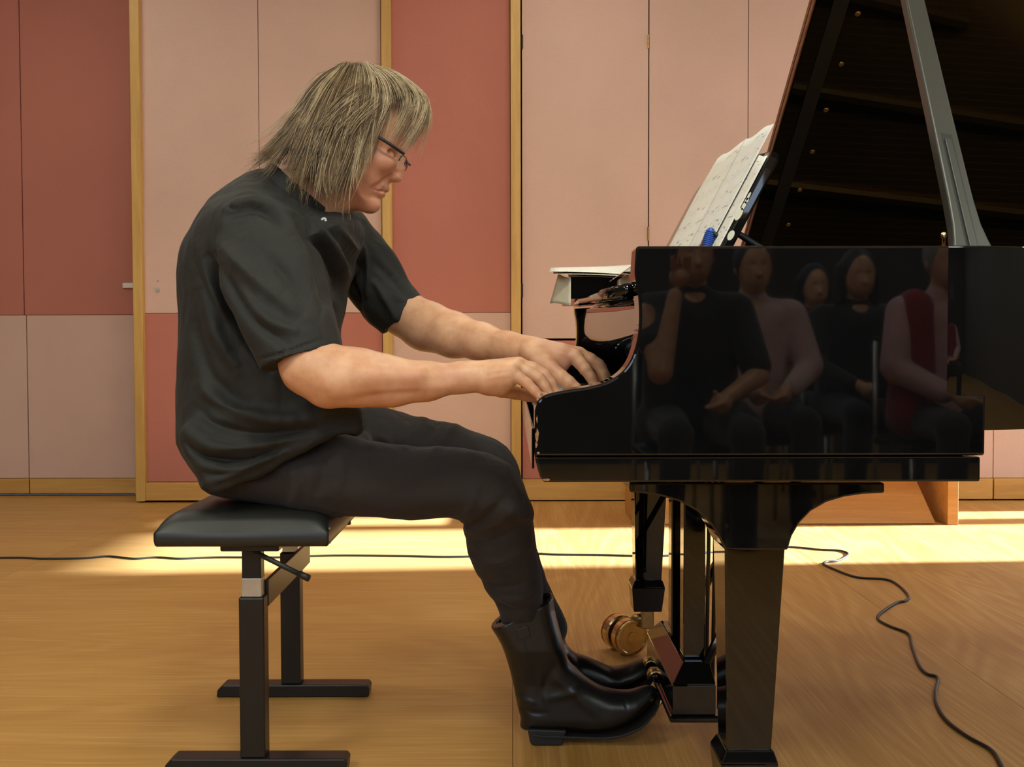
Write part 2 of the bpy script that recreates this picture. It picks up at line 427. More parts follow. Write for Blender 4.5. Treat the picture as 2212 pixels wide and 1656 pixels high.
# ------------------------------------------------------------------ grand piano
YN, YP = 1.49, 2.97            # near and far side of the case
ZR = 0.995                     # top of the rim
piano = thing('grand_piano', (1.0, 2.23, 0), 'polished black grand piano with raised lid and brass casters', 'piano')
L = M['lacquer']
def P1(px, py, Y=YN):
    q = at(px, py, Y); return (float(q[0]), float(q[2]))
arm_px = [(1375, 531), (1372, 570), (1372, 595), (1378, 630), (1381, 670), (1380, 710), (1374, 745), (1361, 780), (1340, 806), (1310, 824), (1270, 835),
          (1230, 841), (1198, 847), (1175, 854), (1161, 867), (1155, 886), (1155, 985)]
arm = [P1(*p) for p in arm_px]
arm = [tuple(q) for q in catmull(arm[:-1], 4)] + [arm[-1]]
ztop = arm[0][1]
ZR = ztop
xk = P1(2128, 985)[0]; xj = 0.628
zc = P1(1600, 985)[1]
def hard_bevel(o, w):
    bm = bmesh.new(); bm.from_mesh(o.data); bm.normal_update()
    es = [e for e in bm.edges if len(e.link_faces) == 2 and e.calc_face_angle(0) > .6 and not all(abs(v.co.x - xj) < 1e-4 for v in e.verts)]
    bmesh.ops.bevel(bm, geom=es, offset=w, offset_type='OFFSET', segments=3, profile=.5, affect='EDGES', clamp_overlap=True)
    bm.to_mesh(o.data); bm.free(); return o
def cheek(y0, y1):
    poly = [(x, z) for x, z in arm] + [(xk, zc), (xk, P1(2100, 853)[1]), (xj, P1(2100, 853)[1]), (xj, ztop)]
    poly[len(arm) - 1] = (arm[-1][0], zc)
    return hard_bevel(prism('case_cheek', poly, y0, y1, L, piano, bevel=0), .004)
cheek(YN, YN + 0.06); cheek(YP - 0.06, YP)
zb0, zb1 = P1(1600, 1040)[1], zc - 0.001
prism('key_bed', [(0.034, zb1), (0.034, zb1 - 0.006), (0.040, zb0 + 0.008), (0.046, zb0), (P1(2115, 1040)[0], zb0), (P1(2115, 1040)[0], zb1)], YN - 0.004, YP + 0.004, L, piano, bevel=0.003, seg=3)
# worn varnish at the arm's front corner
M['worn_wood'] = plain('bare_worn_wood', srgb(150, 104, 62), 0.7, var=0.3, scale=300)
def chip(px, py, w, h, Y=YN, seed=0):
    c = at(px, py, Y); rnd = random.Random(seed); n = 11
    V = [(c[0] + w * math.cos(2 * math.pi * k / n) * rnd.uniform(.5, 1.1), Y - 0.0006, c[2] + h * math.sin(2 * math.pi * k / n) * rnd.uniform(.5, 1.1)) for k in range(n)]
    V += [(a, Y + 0.001, b_) for a, _, b_ in V]
    mk('worn_patch', V, [tuple(range(n)), tuple(range(2 * n - 1, n - 1, -1))] + [(k, (k + 1) % n, (k + 1) % n + n, k + n) for k in range(n)], M['worn_wood'], piano, label='chipped varnish on the arm')
chip(1160.5, 940, .0032, .011, seed=1); chip(1158.8, 960, .002, .006, seed=2); chip(1160, 905, .0012, .006, seed=3); chip(1163, 978, .003, .002, seed=4); chip(1180, 1036, .006, .002, YN - .004, 5)
# bent rim
plan = [(xj, YN), (0.66, YN + .0012), (0.70, YN + .006), (0.75, YN + .018), (0.82, YN + 0.045), (0.95, YN + 0.11), (1.15, YN + 0.26), (1.4, YN + 0.48), (1.7, YN + 0.70), (1.95, YN + 0.90), (2.1, YN + 1.1), (2.13, YN + 1.3), (2.03, YN + 1.44), (1.85, YP), (1.2, YP), (xj, YP)]
plan = [np.array(p) for p in catmull(plan, 6)]
def offset(pl, d):
    out = []
    for i in range(len(pl)):
        t = pl[min(i + 1, len(pl) - 1)] - pl[max(i - 1, 0)]; t = t / np.linalg.norm(t)
        out.append(pl[i] + np.array([-t[1], t[0]]) * d)
    return out
def rim_strip(name, d0, d1, z0, z1, mat, bevel=0.004):
    A, B = offset(plan, d0), offset(plan, d1); n = len(A); V = []; Fc = []
    for a, b in zip(A, B): V += [(a[0], a[1], z0), (a[0], a[1], z1), (b[0], b[1], z1), (b[0], b[1], z0)]
    for i in range(n - 1):
        for k in range(4):
            Fc.append((4 * i + k, 4 * i + (k + 1) % 4, 4 * i + 4 + (k + 1) % 4, 4 * i + 4 + k))
    Fc += [(0, 1, 2, 3), (4 * n - 1, 4 * n - 2, 4 * n - 3, 4 * n - 4)]
    o = hard_bevel(mk(name, V, Fc, mat, piano, False, 0, 3), bevel)
    o.data.polygons.foreach_set('use_smooth', [True] * len(o.data.polygons))
    m_ = o.modifiers.new('es', 'EDGE_SPLIT'); m_.split_angle = math.radians(25)
    return o
zrim = P1(2170, 930)[1]
rim = rim_strip('rim', 0, 0.055, zrim, ztop, L)
rim_strip('inner_rim', 0.056, 0.085, zrim + .02, ztop - .03, M['inner_wood'], 0.002)
def plan_fill(name, d, z, mat, th=0.012, xcut=None):
    A = [p for p in offset(plan, d)]; n = len(A)
    V = [(a[0], a[1], z) for a in A] + [(a[0], a[1], z + th) for a in A]
    return mk(name, V, [tuple(range(n)), tuple(range(2 * n - 1, n - 1, -1))] + [(i, (i + 1) % n, (i + 1) % n + n, i + n) for i in range(n)], mat, piano)
plan_fill('soundboard', 0.07, zrim + .03, M['inner_wood'])
plan_fill('iron_plate', 0.10, 0.895, M['gold'], 0.008)
for k in range(4):
    x0 = 0.68 + 0.0 * k; y0 = 1.85 + 0.27 * k
    V, Fc = tube_geo([(0.66, y0, .925), (1.0 + .22 * k, y0 + .12, .925)], .017, 6)
    mk('plate_strut', V, Fc, M['gold'], piano)
V = []; Fc = []
for k in range(60):
    y0 = 1.70 + k * 0.0195
    v, f_ = tube_geo([(0.66, y0, .915), (min(0.80 + k * 0.02, 1.95), y0 + .05, .915)], .0006, 4)
    n = len(V); V += v; Fc += [tuple(i + n for i in q) for q in f_]
so = mk('strings', V, Fc, M['steel'], piano); so['kind'] = 'stuff'
box('pin_block', 0.36, 0.66, YN + .10, YP - .10, 0.88, 0.91, M['gold'], piano, 0.002)
# keyboard
kw = 0.0235; ky0 = 2.231 - 26 * kw
ZK = 0.742
wk = None
for i in range(52):
    if wk is None:
        wk = box('white_key', 0.046, 0.30, ky0 + .0006, ky0 + kw - .0006, ZK - .022, ZK, M['ivory'], piano, 0.0012)
    else:
        o = wk.copy(); put(o, piano); o.location = (0, i * kw, 0)
bk = None; nb = 0
# the pianist faces +x, so the bass is at the far end (large y)
for i in range(51):
    j = 51 - i                         # count white keys from the bass: A0 is j=0 at the far end
    if (i % 7) in (0, 2, 3, 5, 6):     # white keys after which a black one follows: A, C, D, F, G
        yb = ky0 + (51 - i) * kw
        if bk is None:
            yk0 = yb
            bk = prism('black_key', [(0.100, ZK - .004), (0.106, ZK + .0105), (0.30, ZK + .0115), (0.30, ZK - .004)], yb - .0055, yb + .0055, M['ebony'], piano, 0.0015)
        else:
            o = bk.copy(); put(o, piano); o.location = (0, yb - yk0, 0)
box('key_slip', 0.0295, 0.0335, YN + .061, YP - .061, zb0 + .012, 0.727, L, piano, 0.003, seg=3)
for y0, y1 in ((YN + .061, ky0 - .001), (ky0 + 52 * kw + .001, YP - .061)):
    box('key_block', 0.044, 0.32, y0, y1, zb1 + .001, 0.779, L, piano, 0.003, seg=3)
fb = [(.194, .972), (.194, .90), (.198, .876), (.206, .858), (.219, .842), (.236, .828), (.258, .817), (.284, .809), (.315, .803), (.34, .803), (.34, .972)]
f_ = prism('fallboard', [tuple(q) for q in catmull(fb[:9], 4)] + fb[9:], YN + .062, YP - .062, L, piano, 0, True)
m_ = f_.modifiers.new('es', 'EDGE_SPLIT'); m_.split_angle = math.radians(40)
q0, q1 = at(1356, 626, YN + .075), at(1236, 650, YP - .10)
lip = tube('fallboard_lip', [q0, q0 * .7 + q1 * .3, q0 * .3 + q1 * .7, q1], 0.0105, L, piano, 14)
for dz, dx in ((-.017, .012),):
    V, Fc = tube_geo([q0 + np.array([dx, 0, dz]), q1 + np.array([dx, 0, dz])], .006, 10); mk('lip_molding', V, Fc, L, f_, True)
box('name_board', .205, .36, YN + .062, YP - .062, .972, ztop - .004, L, piano, 0.003)
# shelf for the music desk, far end in view
a, b = at(1231, 596, 2.45), at(1368, 645, 2.45)
box('music_shelf', a[0], 0.42, 2.45, YP - .10, b[2], a[2], L, piano, 0.004, seg=3)
box('music_tray', 0.355, 0.63, YN + .2, YP - .2, ztop - .01, ztop + .012, L, piano, 0.003)
# music desk
DA = math.radians(62); DC, DS = math.cos(DA), math.sin(DA)
def dk(y, s, off=0.0): return np.array([.365 + s * DC - off * DS, y, 1.0 + s * DS + off * DC])
dpoly = [(1.89, .0), (1.89, .20), (1.897, .225), (1.915, .24), (2.05, .262), (2.4, .335), (2.85, .345), (2.92, .335), (2.945, .315), (2.945, .0)]
n = len(dpoly)
V = [dk(y, s) for y, s in dpoly] + [dk(y, s, -.02) for y, s in dpoly]
desk = mk('music_desk', V, [tuple(range(n)), tuple(range(2 * n - 1, n - 1, -1))] + [(i, (i + 1) % n, (i + 1) % n + n, i + n) for i in range(n)], L, piano, False, 0.005, 3)
tube('desk_strut', [at(1581, 500, 2.0), at(1592, 503, 2.0), at(1640, 533, 2.0), at(1665, 548, 2.0)], 0.0065, M['rubber'], piano, 10)
M['glint_white'] = plain('pale_glint_paint', srgb(222, 214, 192), 0.6)  # pale discs on the desk's near edge, bright reflections put in as colour
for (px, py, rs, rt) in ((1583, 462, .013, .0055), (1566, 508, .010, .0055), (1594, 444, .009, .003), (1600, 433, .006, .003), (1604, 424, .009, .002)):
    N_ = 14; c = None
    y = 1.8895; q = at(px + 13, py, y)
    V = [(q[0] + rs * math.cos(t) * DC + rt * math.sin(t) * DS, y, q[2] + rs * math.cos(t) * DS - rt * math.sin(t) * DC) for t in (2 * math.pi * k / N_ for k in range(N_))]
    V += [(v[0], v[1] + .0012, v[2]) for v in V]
    mk('painted_glint', V, [tuple(range(N_)), tuple(range(2 * N_ - 1, N_ - 1, -1))] + [(k, (k + 1) % N_, (k + 1) % N_ + N_, k + N_) for k in range(N_)], M['glint_white'], desk)
# lid
LA = math.radians(35); LC, LS = math.cos(LA), math.sin(LA)
def ld_(x, u, off=0.0): return (x, YP - u * LC + off * LS, 1.0 + u * LS + off * LC)
lp = [(.632, 1.485), (.66, 1.485), (.75, 1.467), (.95, 1.375), (1.15, 1.225), (1.4, 1.0), (1.7, .78), (1.95, .58), (2.1, .38), (2.13, .18), (2.02, .02), (1.85, -.012), (.632, -.012)]
def slab(name, pts, o0, o1, mat, parent, bevel=0.002, label=None):
    n = len(pts)
    V = [ld_(x, u, o0) for x, u in pts] + [ld_(x, u, o1) for x, u in pts]
    return mk(name, V, [tuple(range(n)), tuple(range(2 * n - 1, n - 1, -1))] + [(i, (i + 1) % n, (i + 1) % n + n, i + n) for i in range(n)], mat, parent, False, bevel, 2, label)
lid = slab('lid', lp, 0, .018, L, piano)
flap = slab('lid_flap', [(.632, 1.485), (1.06, 1.30), (1.06, .0), (.632, .0)], .0195, .036, L, piano)
slab('edge_band', [(.6285, 1.48), (.6315, 1.48), (.6315, .0), (.6285, .0)], .001, .0165, M['lid_edge'], lid, .0005, 'bare brown wood lid edge')
slab('edge_band', [(.6285, 1.48), (.6315, 1.48), (.6315, .0), (.6285, .0)], .021, .0345, M['lid_edge'], flap, .0005)
slab('hinge_strip', [(.668, 1.47), (.700, 1.47), (.700, .02), (.668, .02)], -.0035, -.0002, M['rubber'], lid, .0008)
for u in (.17, .300, .429, .561, .692, .823, .954, 1.085, 1.216):
    V, Fc = lathe_geo([(0, .0062), (.0012, .0058), (.0022, .0035)], ld_(.7265, u, -.0002), (0, -LS, -LC), 14)
    mk('screw', V, Fc, M['dull_brass'], lid)
# lid prop standing on the near rim
pb, pt = np.array([.718, 1.605, .955]), np.array([.706, 1.95, 1.675])
ax = (pt - pb); PLn = np.linalg.norm(ax); ax /= PLn
pxv = np.array([1.0, 0, 0]); pxv = pxv - ax * np.dot(pxv, ax); pxv /= np.linalg.norm(pxv); pnv = np.cross(pxv, ax)
if pnv[1] > 0: pnv = -pnv
def prop_prism(name, outline, d0, d1, mat, parent, bevel=.002, smooth=False):
    n = len(outline)
    V = [pb + pxv * a + ax * b_ + pnv * d0 for a, b_ in outline] + [pb + pxv * a + ax * b_ + pnv * d1 for a, b_ in outline]
    return mk(name, V, [tuple(range(n)), tuple(range(2 * n - 1, n - 1, -1))] + [(i, (i + 1) % n, (i + 1) % n + n, i + n) for i in range(n)], mat, parent, smooth, bevel, 3)
ol = [(-.034, -.02), (-.032, .035), (-.026, .062), (-.0225, .09), (-.0205, .14), (-.0185, .30), (-.0165, .55), (-.0155, PLn), (.0155, PLn), (.0165, .55), (.0185, .30), (.0205, .14), (.0235, .09), (.029, .062), (.036, .035), (.038, -.02)]
prop = prop_prism('lid_prop', ol, -.012, .012, M['satin_black'], piano, .0035)
prop_prism('groove', [(-.0085, -.01), (-.0085, .265), (.0085, .262), (.0105, -.01)], .0112, .0124, M['rubber'], prop, 0)
prop_prism('short_prop', [(-.004, .0), (-.0055, .252), (.0045, .252), (.0088, .0)], .0122, .0155, M['satin_black'], prop, .001)
V, Fc = lathe_geo([(0, .0025), (.012, .0025), (.014, .004), (.020, .004), (.022, .001)], at(2038, 532, 1.575), (0, 0, 1), 10)
mk('prop_peg', V, Fc, M['brass'], piano, True)
# legs
def leg_make(yf):
    """yf = front face; leg with curved bracket, tapering shaft, foot block and double brass caster"""
    lg = None
    def f2(x): return x
    br = [(1360, 1042), (1360, 1063), (1395, 1066), (1430, 1072), (1470, 1084), (1505, 1103), (1535, 1132), (1553, 1160), (1566, 1188), (1702, 1188), (1711, 1158), (1727, 1130), (1752, 1104), (1785, 1085), (1825, 1073), (1865, 1067), (1911, 1065), (1911, 1042)]
    poly = [P1(a, b_, 1.53) for a, b_ in br]
    return poly
brk = leg_make(0)
def frustum(name, x0, x1, y0, y1, z1, X0, X1, Y0, Y1, z0, mat, parent, bevel=.003):
    V = [(X0, Y0, z0), (X1, Y0, z0), (X1, Y1, z0), (X0, Y1, z0), (x0, y0, z1), (x1, y0, z1), (x1, y1, z1), (x0, y1, z1)]
    return mk(name, V, [(0, 3, 2, 1), (4, 5, 6, 7), (0, 1, 5, 4), (1, 2, 6, 5), (2, 3, 7, 6), (3, 0, 4, 7)], mat, parent, False, bevel, 2)
def caster(leg, x, y, ang):
    box('caster_stem', x - .018, x + .018, y - .014, y + .014, .075, .132, M['dull_brass'], leg, .004)
    c, s = math.cos(ang), math.sin(ang)       # ang: direction of the axle in the floor plane
    cx, cy = x - .060, y + .035
    V, Fc = tube_geo([(x, y, .105), ((x + cx) / 2, (y + cy) / 2, .098), (cx, cy, .062)], [.014, .013, .011], 10)
    mk('caster_fork', V, Fc, M['dull_brass'], leg, True)
    for sg in (-1, 1):
        p0 = (cx + sg * c * .012, cy + sg * s * .012, .0495)
        V, Fc = lathe_geo([(0, .044), (.002, .049), (.024, .0493), (.0245, .046), (.031, .046), (.0315, .049), (.036, .048), (.037, .043), (.035, .041), (.035, .018), (.037, .017), (.037, .004)], p0, (sg * c, sg * s, 0), 32)
        mk('caster_wheel', V, Fc, M['brass'], leg, False)
    lathe('axle', [(-.02, .012), (.02, .012)], (cx, cy, .0495), (c, s, 0), M['dull_brass'], leg, 12)
for idx, (yf, side) in enumerate(((1.59, -1), (2.78, 1))):
    lg = frustum('leg', .329, .4245, yf, yf + .095, 0.565, .335, .4055, yf + .008, yf + .075, .215, L, piano)
    yb_ = 1.53 if idx == 0 else 2.83
    prism('leg_bracket', brk, yb_, yb_ + .1, L, lg, .003, seg=3)
    frustum('foot_block', .333, .408, yf + .004, yf + .079, .218, .324, .414, yf - .004, yf + .088, .200, L, lg, .002)
    frustum('foot_block', .324, .414, yf - .004, yf + .088, .200, .330, .406, yf + .003, yf + .080, .132, L, lg, .002)
    caster(lg, .372, yf + .05, math.radians(-66))
lg = frustum('leg', 1.72, 1.82, 2.5, 2.6, zrim, 1.735, 1.805, 2.51, 2.58, .132, L, piano)
caster(lg, 1.77, 2.55, math.radians(-20))
# pedal lyre
ly = box('pedal_lyre', .318, .404, 2.03, 2.42, .118, .178, L, piano, .002)
frustum('lyre_plinth', .345, .398, 2.065, 2.385, .214, .318, .404, 2.03, 2.42, .179, L, ly, .002)
box('lyre_base', .312, .410, 2.024, 2.426, .104, .1175, L, ly, .004)
box('lyre_post', .349, .394, 2.09, 2.135, .214, zb0, L, ly, .003)
box('lyre_post', .349, .394, 2.25, 2.295, .214, zb0, L, ly, .003)
box('lyre_top', .33, .43, 2.04, 2.36, zb0 - .03, zb0 - .001, L, ly, .003)
M['rod_metal'] = plain('dark_steel_rod', srgb(70, 66, 60), 0.35, metal=0.7)
for k, y in enumerate((2.12, 2.19, 2.26)):
    tube('pedal_rod', [(.428, y, .10), (.432, y, .4), (.434, y, zb0)], .0045, M['rod_metal'], ly, 8)
for y0 in (2.07, 2.33):
    V, Fc = tube_geo([(.39, y0, .205), (.62, y0 + .06, zb0)], .0095, 6); mk('brace', V, Fc, L, ly)
for k, y in enumerate((2.20, 2.28, 2.36)):
    dz = -.064 if k == 0 else -.008
    x1 = .300 if k == 0 else .300
    pts = [(.42, y, .135), (.345, y, .135 + dz * .3), (.325, y, .137 + dz * .6), (.31, y, .136 + dz * .85), (x1 + .004, y, .131 + dz), (x1, y, .126 + dz)]
    wd = [.008, .009, .012, .018, .018, .008]
    V = []; Fc = []
    for (x, yy, z), w in zip(pts, wd):
        V += [(x, yy - w, z - .005), (x, yy - w, z + .003), (x, yy, z + .006), (x, yy + w, z + .003), (x, yy + w, z - .005)]
    for i in range(len(pts) - 1):
        for j in range(5): Fc.append((5 * i + j, 5 * i + (j + 1) % 5, 5 * i + 5 + (j + 1) % 5, 5 * i + 5 + j))
    Fc += [(0, 1, 2, 3, 4), tuple(range(len(V) - 1, len(V) - 6, -1))]
    mk('pedal', V, Fc, M['dull_brass'], ly, True)

# ------------------------------------------------------------------ paper
def paper_mat(name, col, print_, seed=0):
    t = NT(name)
    uv = t.n('ShaderNodeTexCoord'); sp = t.n('ShaderNodeSeparateXYZ'); t.l(uv.outputs['UV'], sp.inputs[0])
    v = t.coord(kind='UV')
    c0 = t.ramp(t.noise(v, 3 + seed, 3), [(0.3, mix3(col, .95)), (.7, mix3(col, 1.02))])
    last = c0
    if print_:
        def mth(op, a, b=None):
            m = t.n('ShaderNodeMath', op=op)
            for i, k in enumerate((a, b)):
                if k is None: continue
                if isinstance(k, (int, float)): m.inputs[i].default_value = k
                else: t.l(k, m.inputs[i])
            return m.outputs[0]
        V_ = sp.outputs[1]; U_ = sp.outputs[0]
        fr = mth('FRACT', mth('MULTIPLY', V_, 8.0))                    # eight systems
        inst = mth('MULTIPLY', mth('GREATER_THAN', fr, .3), mth('LESS_THAN', fr, .62))
        ln = mth('LESS_THAN', mth('FRACT', mth('MULTIPLY', fr, 15.0)), .16)
        lines = mth('MULTIPLY', inst, ln)
        mg = mth('MULTIPLY', mth('GREATER_THAN', U_, .06), mth('LESS_THAN', U_, .95))
        lines = mth('MULTIPLY', mth('MULTIPLY', lines, mg), .16)
        vv = t.coord((26, 60, 1), 'UV'); nz = t.noise(vv, 1.0, 1)
        wide = mth('MULTIPLY', mth('GREATER_THAN', fr, .2), mth('LESS_THAN', fr, .74))
        notes = mth('MULTIPLY', mth('MULTIPLY', mth('GREATER_THAN', nz, .66), wide), mg)
        vb = t.coord((7, 44, 1), 'UV'); nb_ = t.noise(vb, 1.0, 0)
        beams = mth('MULTIPLY', mth('MULTIPLY', mth('GREATER_THAN', nb_, .70), wide), mg)
        ink = mth('MAXIMUM', mth('MAXIMUM', lines, mth('MULTIPLY', notes, .34)), mth('MULTIPLY', beams, .5))
        mx = t.n('ShaderNodeMix', data_type='RGBA'); t.l(ink, mx.inputs['Factor']); t.l(c0, mx.inputs['A'])
        mx.inputs['B'].default_value = srgb(52, 50, 54); last = mx.outputs['Result']
    t.l(last, t.b.inputs['Base Color']); t.b.inputs['Roughness'].default_value = .75
    return t.m
M['score'] = paper_mat('printed_score_paper', srgb(240, 236, 228), True)
M['score2'] = paper_mat('printed_score_paper_b', srgb(238, 235, 230), True, 2)
M['paper'] = paper_mat('blank_paper', srgb(242, 238, 228), False)
M['paper_cream'] = paper_mat('cream_paper', srgb(216, 206, 180), False)
def sheet(name, fn, nu, nv, mat, label, cat, group=None, thick=0.0006):
    V = []; UV = []
    for j in range(nv + 1):
        for i in range(nu + 1):
            V.append(tuple(map(float, fn(i / nu, j / nv)))); UV.append((i / nu, j / nv))
    Fc = [(j * (nu + 1) + i, j * (nu + 1) + i + 1, (j + 1) * (nu + 1) + i + 1, (j + 1) * (nu + 1) + i) for j in range(nv) for i in range(nu)]
    me = bpy.data.meshes.new(name); me.from_pydata(V, [], Fc)
    ul = me.uv_layers.new(name='UVMap')
    for lp_ in me.loops: ul.data[lp_.index].uv = UV[lp_.vertex_index]
    me.materials.append(mat); me.polygons.foreach_set('use_smooth', [True] * len(me.polygons))
    o = bpy.data.objects.new(name, me); put(o)
    s = o.modifiers.new('thickness', 'SOLIDIFY'); s.thickness = thick; s.offset = 0
    return tag(o, label, cat, group)
def desk_sheet(y0, y1, t0, t1, b, off, wav, seed, cut=0.0):
    def fn(u, v):
        y = y1 + (y0 - y1) * u
        top = t1 + (t0 - t1) * u
        top += .004 * math.sin(9 * u + seed)
        s = b + (top - b) * v
        if cut and v > .75: y += cut * (v - .75) * 4 * (1 - u) * -1
        return dk(y, s, off + wav * math.sin(3 * u + seed) * v + .0015 * v)
    return fn
sheet('sheet_music', desk_sheet(2.300, 2.812, .350, .388, .012, .0030, .002, 0.5, .07), 16, 12, M['score'], 'printed score sheet on the music desk, farther left one with clipped corner', 'sheet music')
sheet('sheet_music', desk_sheet(2.004, 2.325, .316, .346, .012, .0062, .001, 1.7), 14, 12, M['score2'], 'printed score sheet on the music desk, nearest the raised lid', 'sheet music')
sheet('sheet_music', desk_sheet(1.896, 2.20, .226, .275, .012, .0018, .0005, 2.7), 12, 8, M['score'], 'short sheet tucked behind the other scores on music desk', 'sheet music')
# papers lying on the shelf
def quad(c, sag=0.0, curl=0.0):
    a, b, d, e = [np.asarray(k, float) for k in c]
    def fn(u, v):
        p = (a * (1 - u) + b * u) * (1 - v) + (e * (1 - u) + d * u) * v
        p = p.copy(); p[2] += sag * math.sin(math.pi * u) + curl * math.sin(5 * u + 2 * v); return p
    return fn
sheet('paper_sheet', quad([at(1187, 586, 2.42), at(1390, 592, 2.40), at(1390, 570, 2.68), at(1190, 579, 2.66)], .000, .0012), 10, 6, M['paper'], 'topmost white paper of the pile on the shelf above the keys', 'paper')
sheet('paper_sheet', quad([at(1196, 592, 2.41), at(1390, 596, 2.38), at(1390, 574, 2.68), at(1194, 584, 2.66)], .0, .001), 10, 6, M['paper_cream'], 'cream paper second in the pile on the shelf above the keys', 'paper')
sheet('paper_sheet', quad([at(1228, 598, 2.44), at(1390, 600, 2.42), at(1390, 580, 2.68), at(1226, 590, 2.66)], .0, .0012), 10, 6, M['paper'], 'lowest paper of the pile lying directly on the black shelf', 'paper')
sheet('paper_sheet', quad([at(1188, 655, 2.47), at(1233, 658, 2.405), at(1233, 600, 2.42), at(1206, 592, 2.47)], .0, .0015), 6, 8, M['paper_cream'], 'cream paper hanging down off the end of the black shelf', 'paper')
# blue ribbed clip at the foot of the score
tc_ = thing('paper_clamp', tuple(dk(2.10, .03, .02)), 'small blue ribbed plastic clamp at the foot of the scores', 'clip')
c0, c1 = at(1528, 530, 2.0), at(1536, 498, 2.0)
axv = (c1 - c0); ln_ = np.linalg.norm(axv); axv /= ln_
prof = []
for k in range(8):
    for (dh, r_) in ((0, .0088), (.15, .0114), (.62, .0114), (.77, .0088)):
        prof.append((ln_ * (k + dh) / 8, r_ * (1 if k < 7 else .88)))
V, Fc = lathe_geo([(-.015, .009)] + prof + [(ln_ + .004, .0055), (ln_ + .006, .002)], c0, axv, 16)
V = [Vector((v[0], 2.0 + (v[1] - 2.0) * .8, v[2])) for v in V]
mk('ribbed_grip', V, Fc, M['blue'], tc_, False)
V, Fc = lathe_geo([(0, .004), (.012, .004), (.014, .002)], c1 + np.array([.004, -.004, -.004]), (.5, -.4, -.6), 10)
mk('pivot', V, Fc, M['rubber'], tc_, True)
j0 = [at(1512, 532, 2.012), at(1524, 532, 2.012), at(1530, 503, 2.012), at(1524, 505, 2.012)]
V = list(j0) + [q + np.array([0, .012, 0]) for q in j0]
mk('jaw', V, BOXF and [(0, 1, 2, 3), (7, 6, 5, 4), (0, 4, 5, 1), (1, 5, 6, 2), (2, 6, 7, 3), (3, 7, 4, 0)], plain('brown_plastic', srgb(96, 66, 60), .5), tc_, bevel=.001)

# ------------------------------------------------------------------ piano bench
bx0, bx1, by0, by1 = wx(328, 1.98), wx(705, 1.98), 1.98, 2.60
bench = thing('piano_bench', ((bx0 + bx1) / 2, 2.29, 0), 'adjustable piano bench with grey-black padded seat and steel T-legs', 'bench')
zs0 = wz(1180, 1.98)
nu, nv = 48, 72; V = []; Fc = []
def seat_pt(u, v):
    x = bx0 + (bx1 - bx0) * u; y = by0 + (by1 - by0) * v
    ex = min(u, 1 - u) * (bx1 - bx0); ey = min(v, 1 - v) * (by1 - by0)
    g = lambda e, r: math.sqrt(max(0, 1 - (1 - min(e / r, 1)) ** 2))
    zz = zs0 + .030 + .022 * g(ex, .16) * g(ey, .25) + .028 * g(ex, .045) * g(ey, .055)
    # dent under the sitter
    d = math.exp(-((x + .56) / .13) ** 2 - ((y - 2.24) / .2) ** 2)
    return (x, y, zz - .014 * d)
for j in range(nv + 1):
    for i in range(nu + 1):
        V.append(seat_pt((i / nu), (j / nv)))
for j in range(nv):
    for i in range(nu):
        a = j * (nu + 1) + i; Fc.append((a, a + 1, a + nu + 2, a + nu + 1))
ring = [i for i in range(nu + 1)] + [(j + 1) * (nu + 1) - 1 for j in range(1, nu + 1 if False else nv + 1)] + [nv * (nu + 1) + i for i in range(nu - 1, -1, -1)] + [j * (nu + 1) for j in range(nv - 1, 0, -1)]
cx_, cy_ = (bx0 + bx1) / 2, (by0 + by1) / 2
base = len(V)
lv = [(.026, 1.006), (.012, 1.006), (.003, .998), (.0, .985)]
for (h, s) in lv:
    for i in ring:
        V.append((cx_ + (V[i][0] - cx_) * s, cy_ + (V[i][1] - cy_) * s, zs0 + h))
m = len(ring); prev = ring
for k in range(len(lv)):
    cur = [base + k * m + i for i in range(m)]
    for i in range(m): Fc.append((prev[i], prev[(i + 1) % m], cur[(i + 1) % m], cur[i]))
    prev = cur
Fc.append(tuple(prev))
seat = mk('seat_cushion', V, Fc, M['leather'], bench, True)
for (px, py) in ((703, 1142), (703.5, 1172)):
    q = at(px, py, 1.985); V, Fc = lathe_geo([(0, .0022), (.002, .002)], (bx1 + .0015, q[1] + .004, q[2]), (1, -.6, 0), 8); mk('stud', V, Fc, M['steel'], seat)
box('seat_plate', wx(470, 2.0), wx(598, 2.0), 2.0, 2.58, zs0 - .013, zs0 + .004, M['benchmetal'], bench, .003)
for (yf, pxo0, pxo1, far) in ((2.035, 509, 564, False), (2.49, 600, 643, True)):
    x0, x1 = wx(pxo0, yf), wx(pxo1, yf)
    w = x1 - x0
    lg = box('leg', x0, x1, yf, yf + .04, .031, wz(1290, 2.035) if not far else wz(1290, 2.035), M['benchmetal'], bench, .003)
    box('inner_tube', x0 + .006, x1 - .006, yf + .005, yf + .035, .30, zs0 - .012, M['benchmetal'], lg, .002)
    box('steel_sleeve', x0 + .0052, x1 - .0052, yf + .0042, yf + .0358, wz(1290, 2.035) + .001, wz(1249, 2.035), M['steel'], lg, .001, label='bare silver steel band')
    fx0, fx1 = wx(341, 2.03), wx(743, 2.03)
    if far: fx0, fx1 = wx(457, 2.48), wx(792, 2.48)
    prism('foot_bar', [(fx0, .001), (fx0 + .002, .018), (fx0 + .016, .031), (fx1 - .006, .031), (fx1, .024), (fx1 - .002, .001)], yf - .004, yf + .044, M['benchmetal'], lg, .003)
xa = wx(566, 2.06)
box('cross_bar', xa - .002, xa + .006, 2.07, 2.50, wz(1300, 2.06) - .01, wz(1290, 2.06) + .035, M['benchmetal'], bench, .002)
V, Fc = tube_geo([at(540, 1187, 2.01), at(648, 1240, 1.985)], .0052, 10); ha = mk('lever', V, Fc, M['rubber'], bench, True)
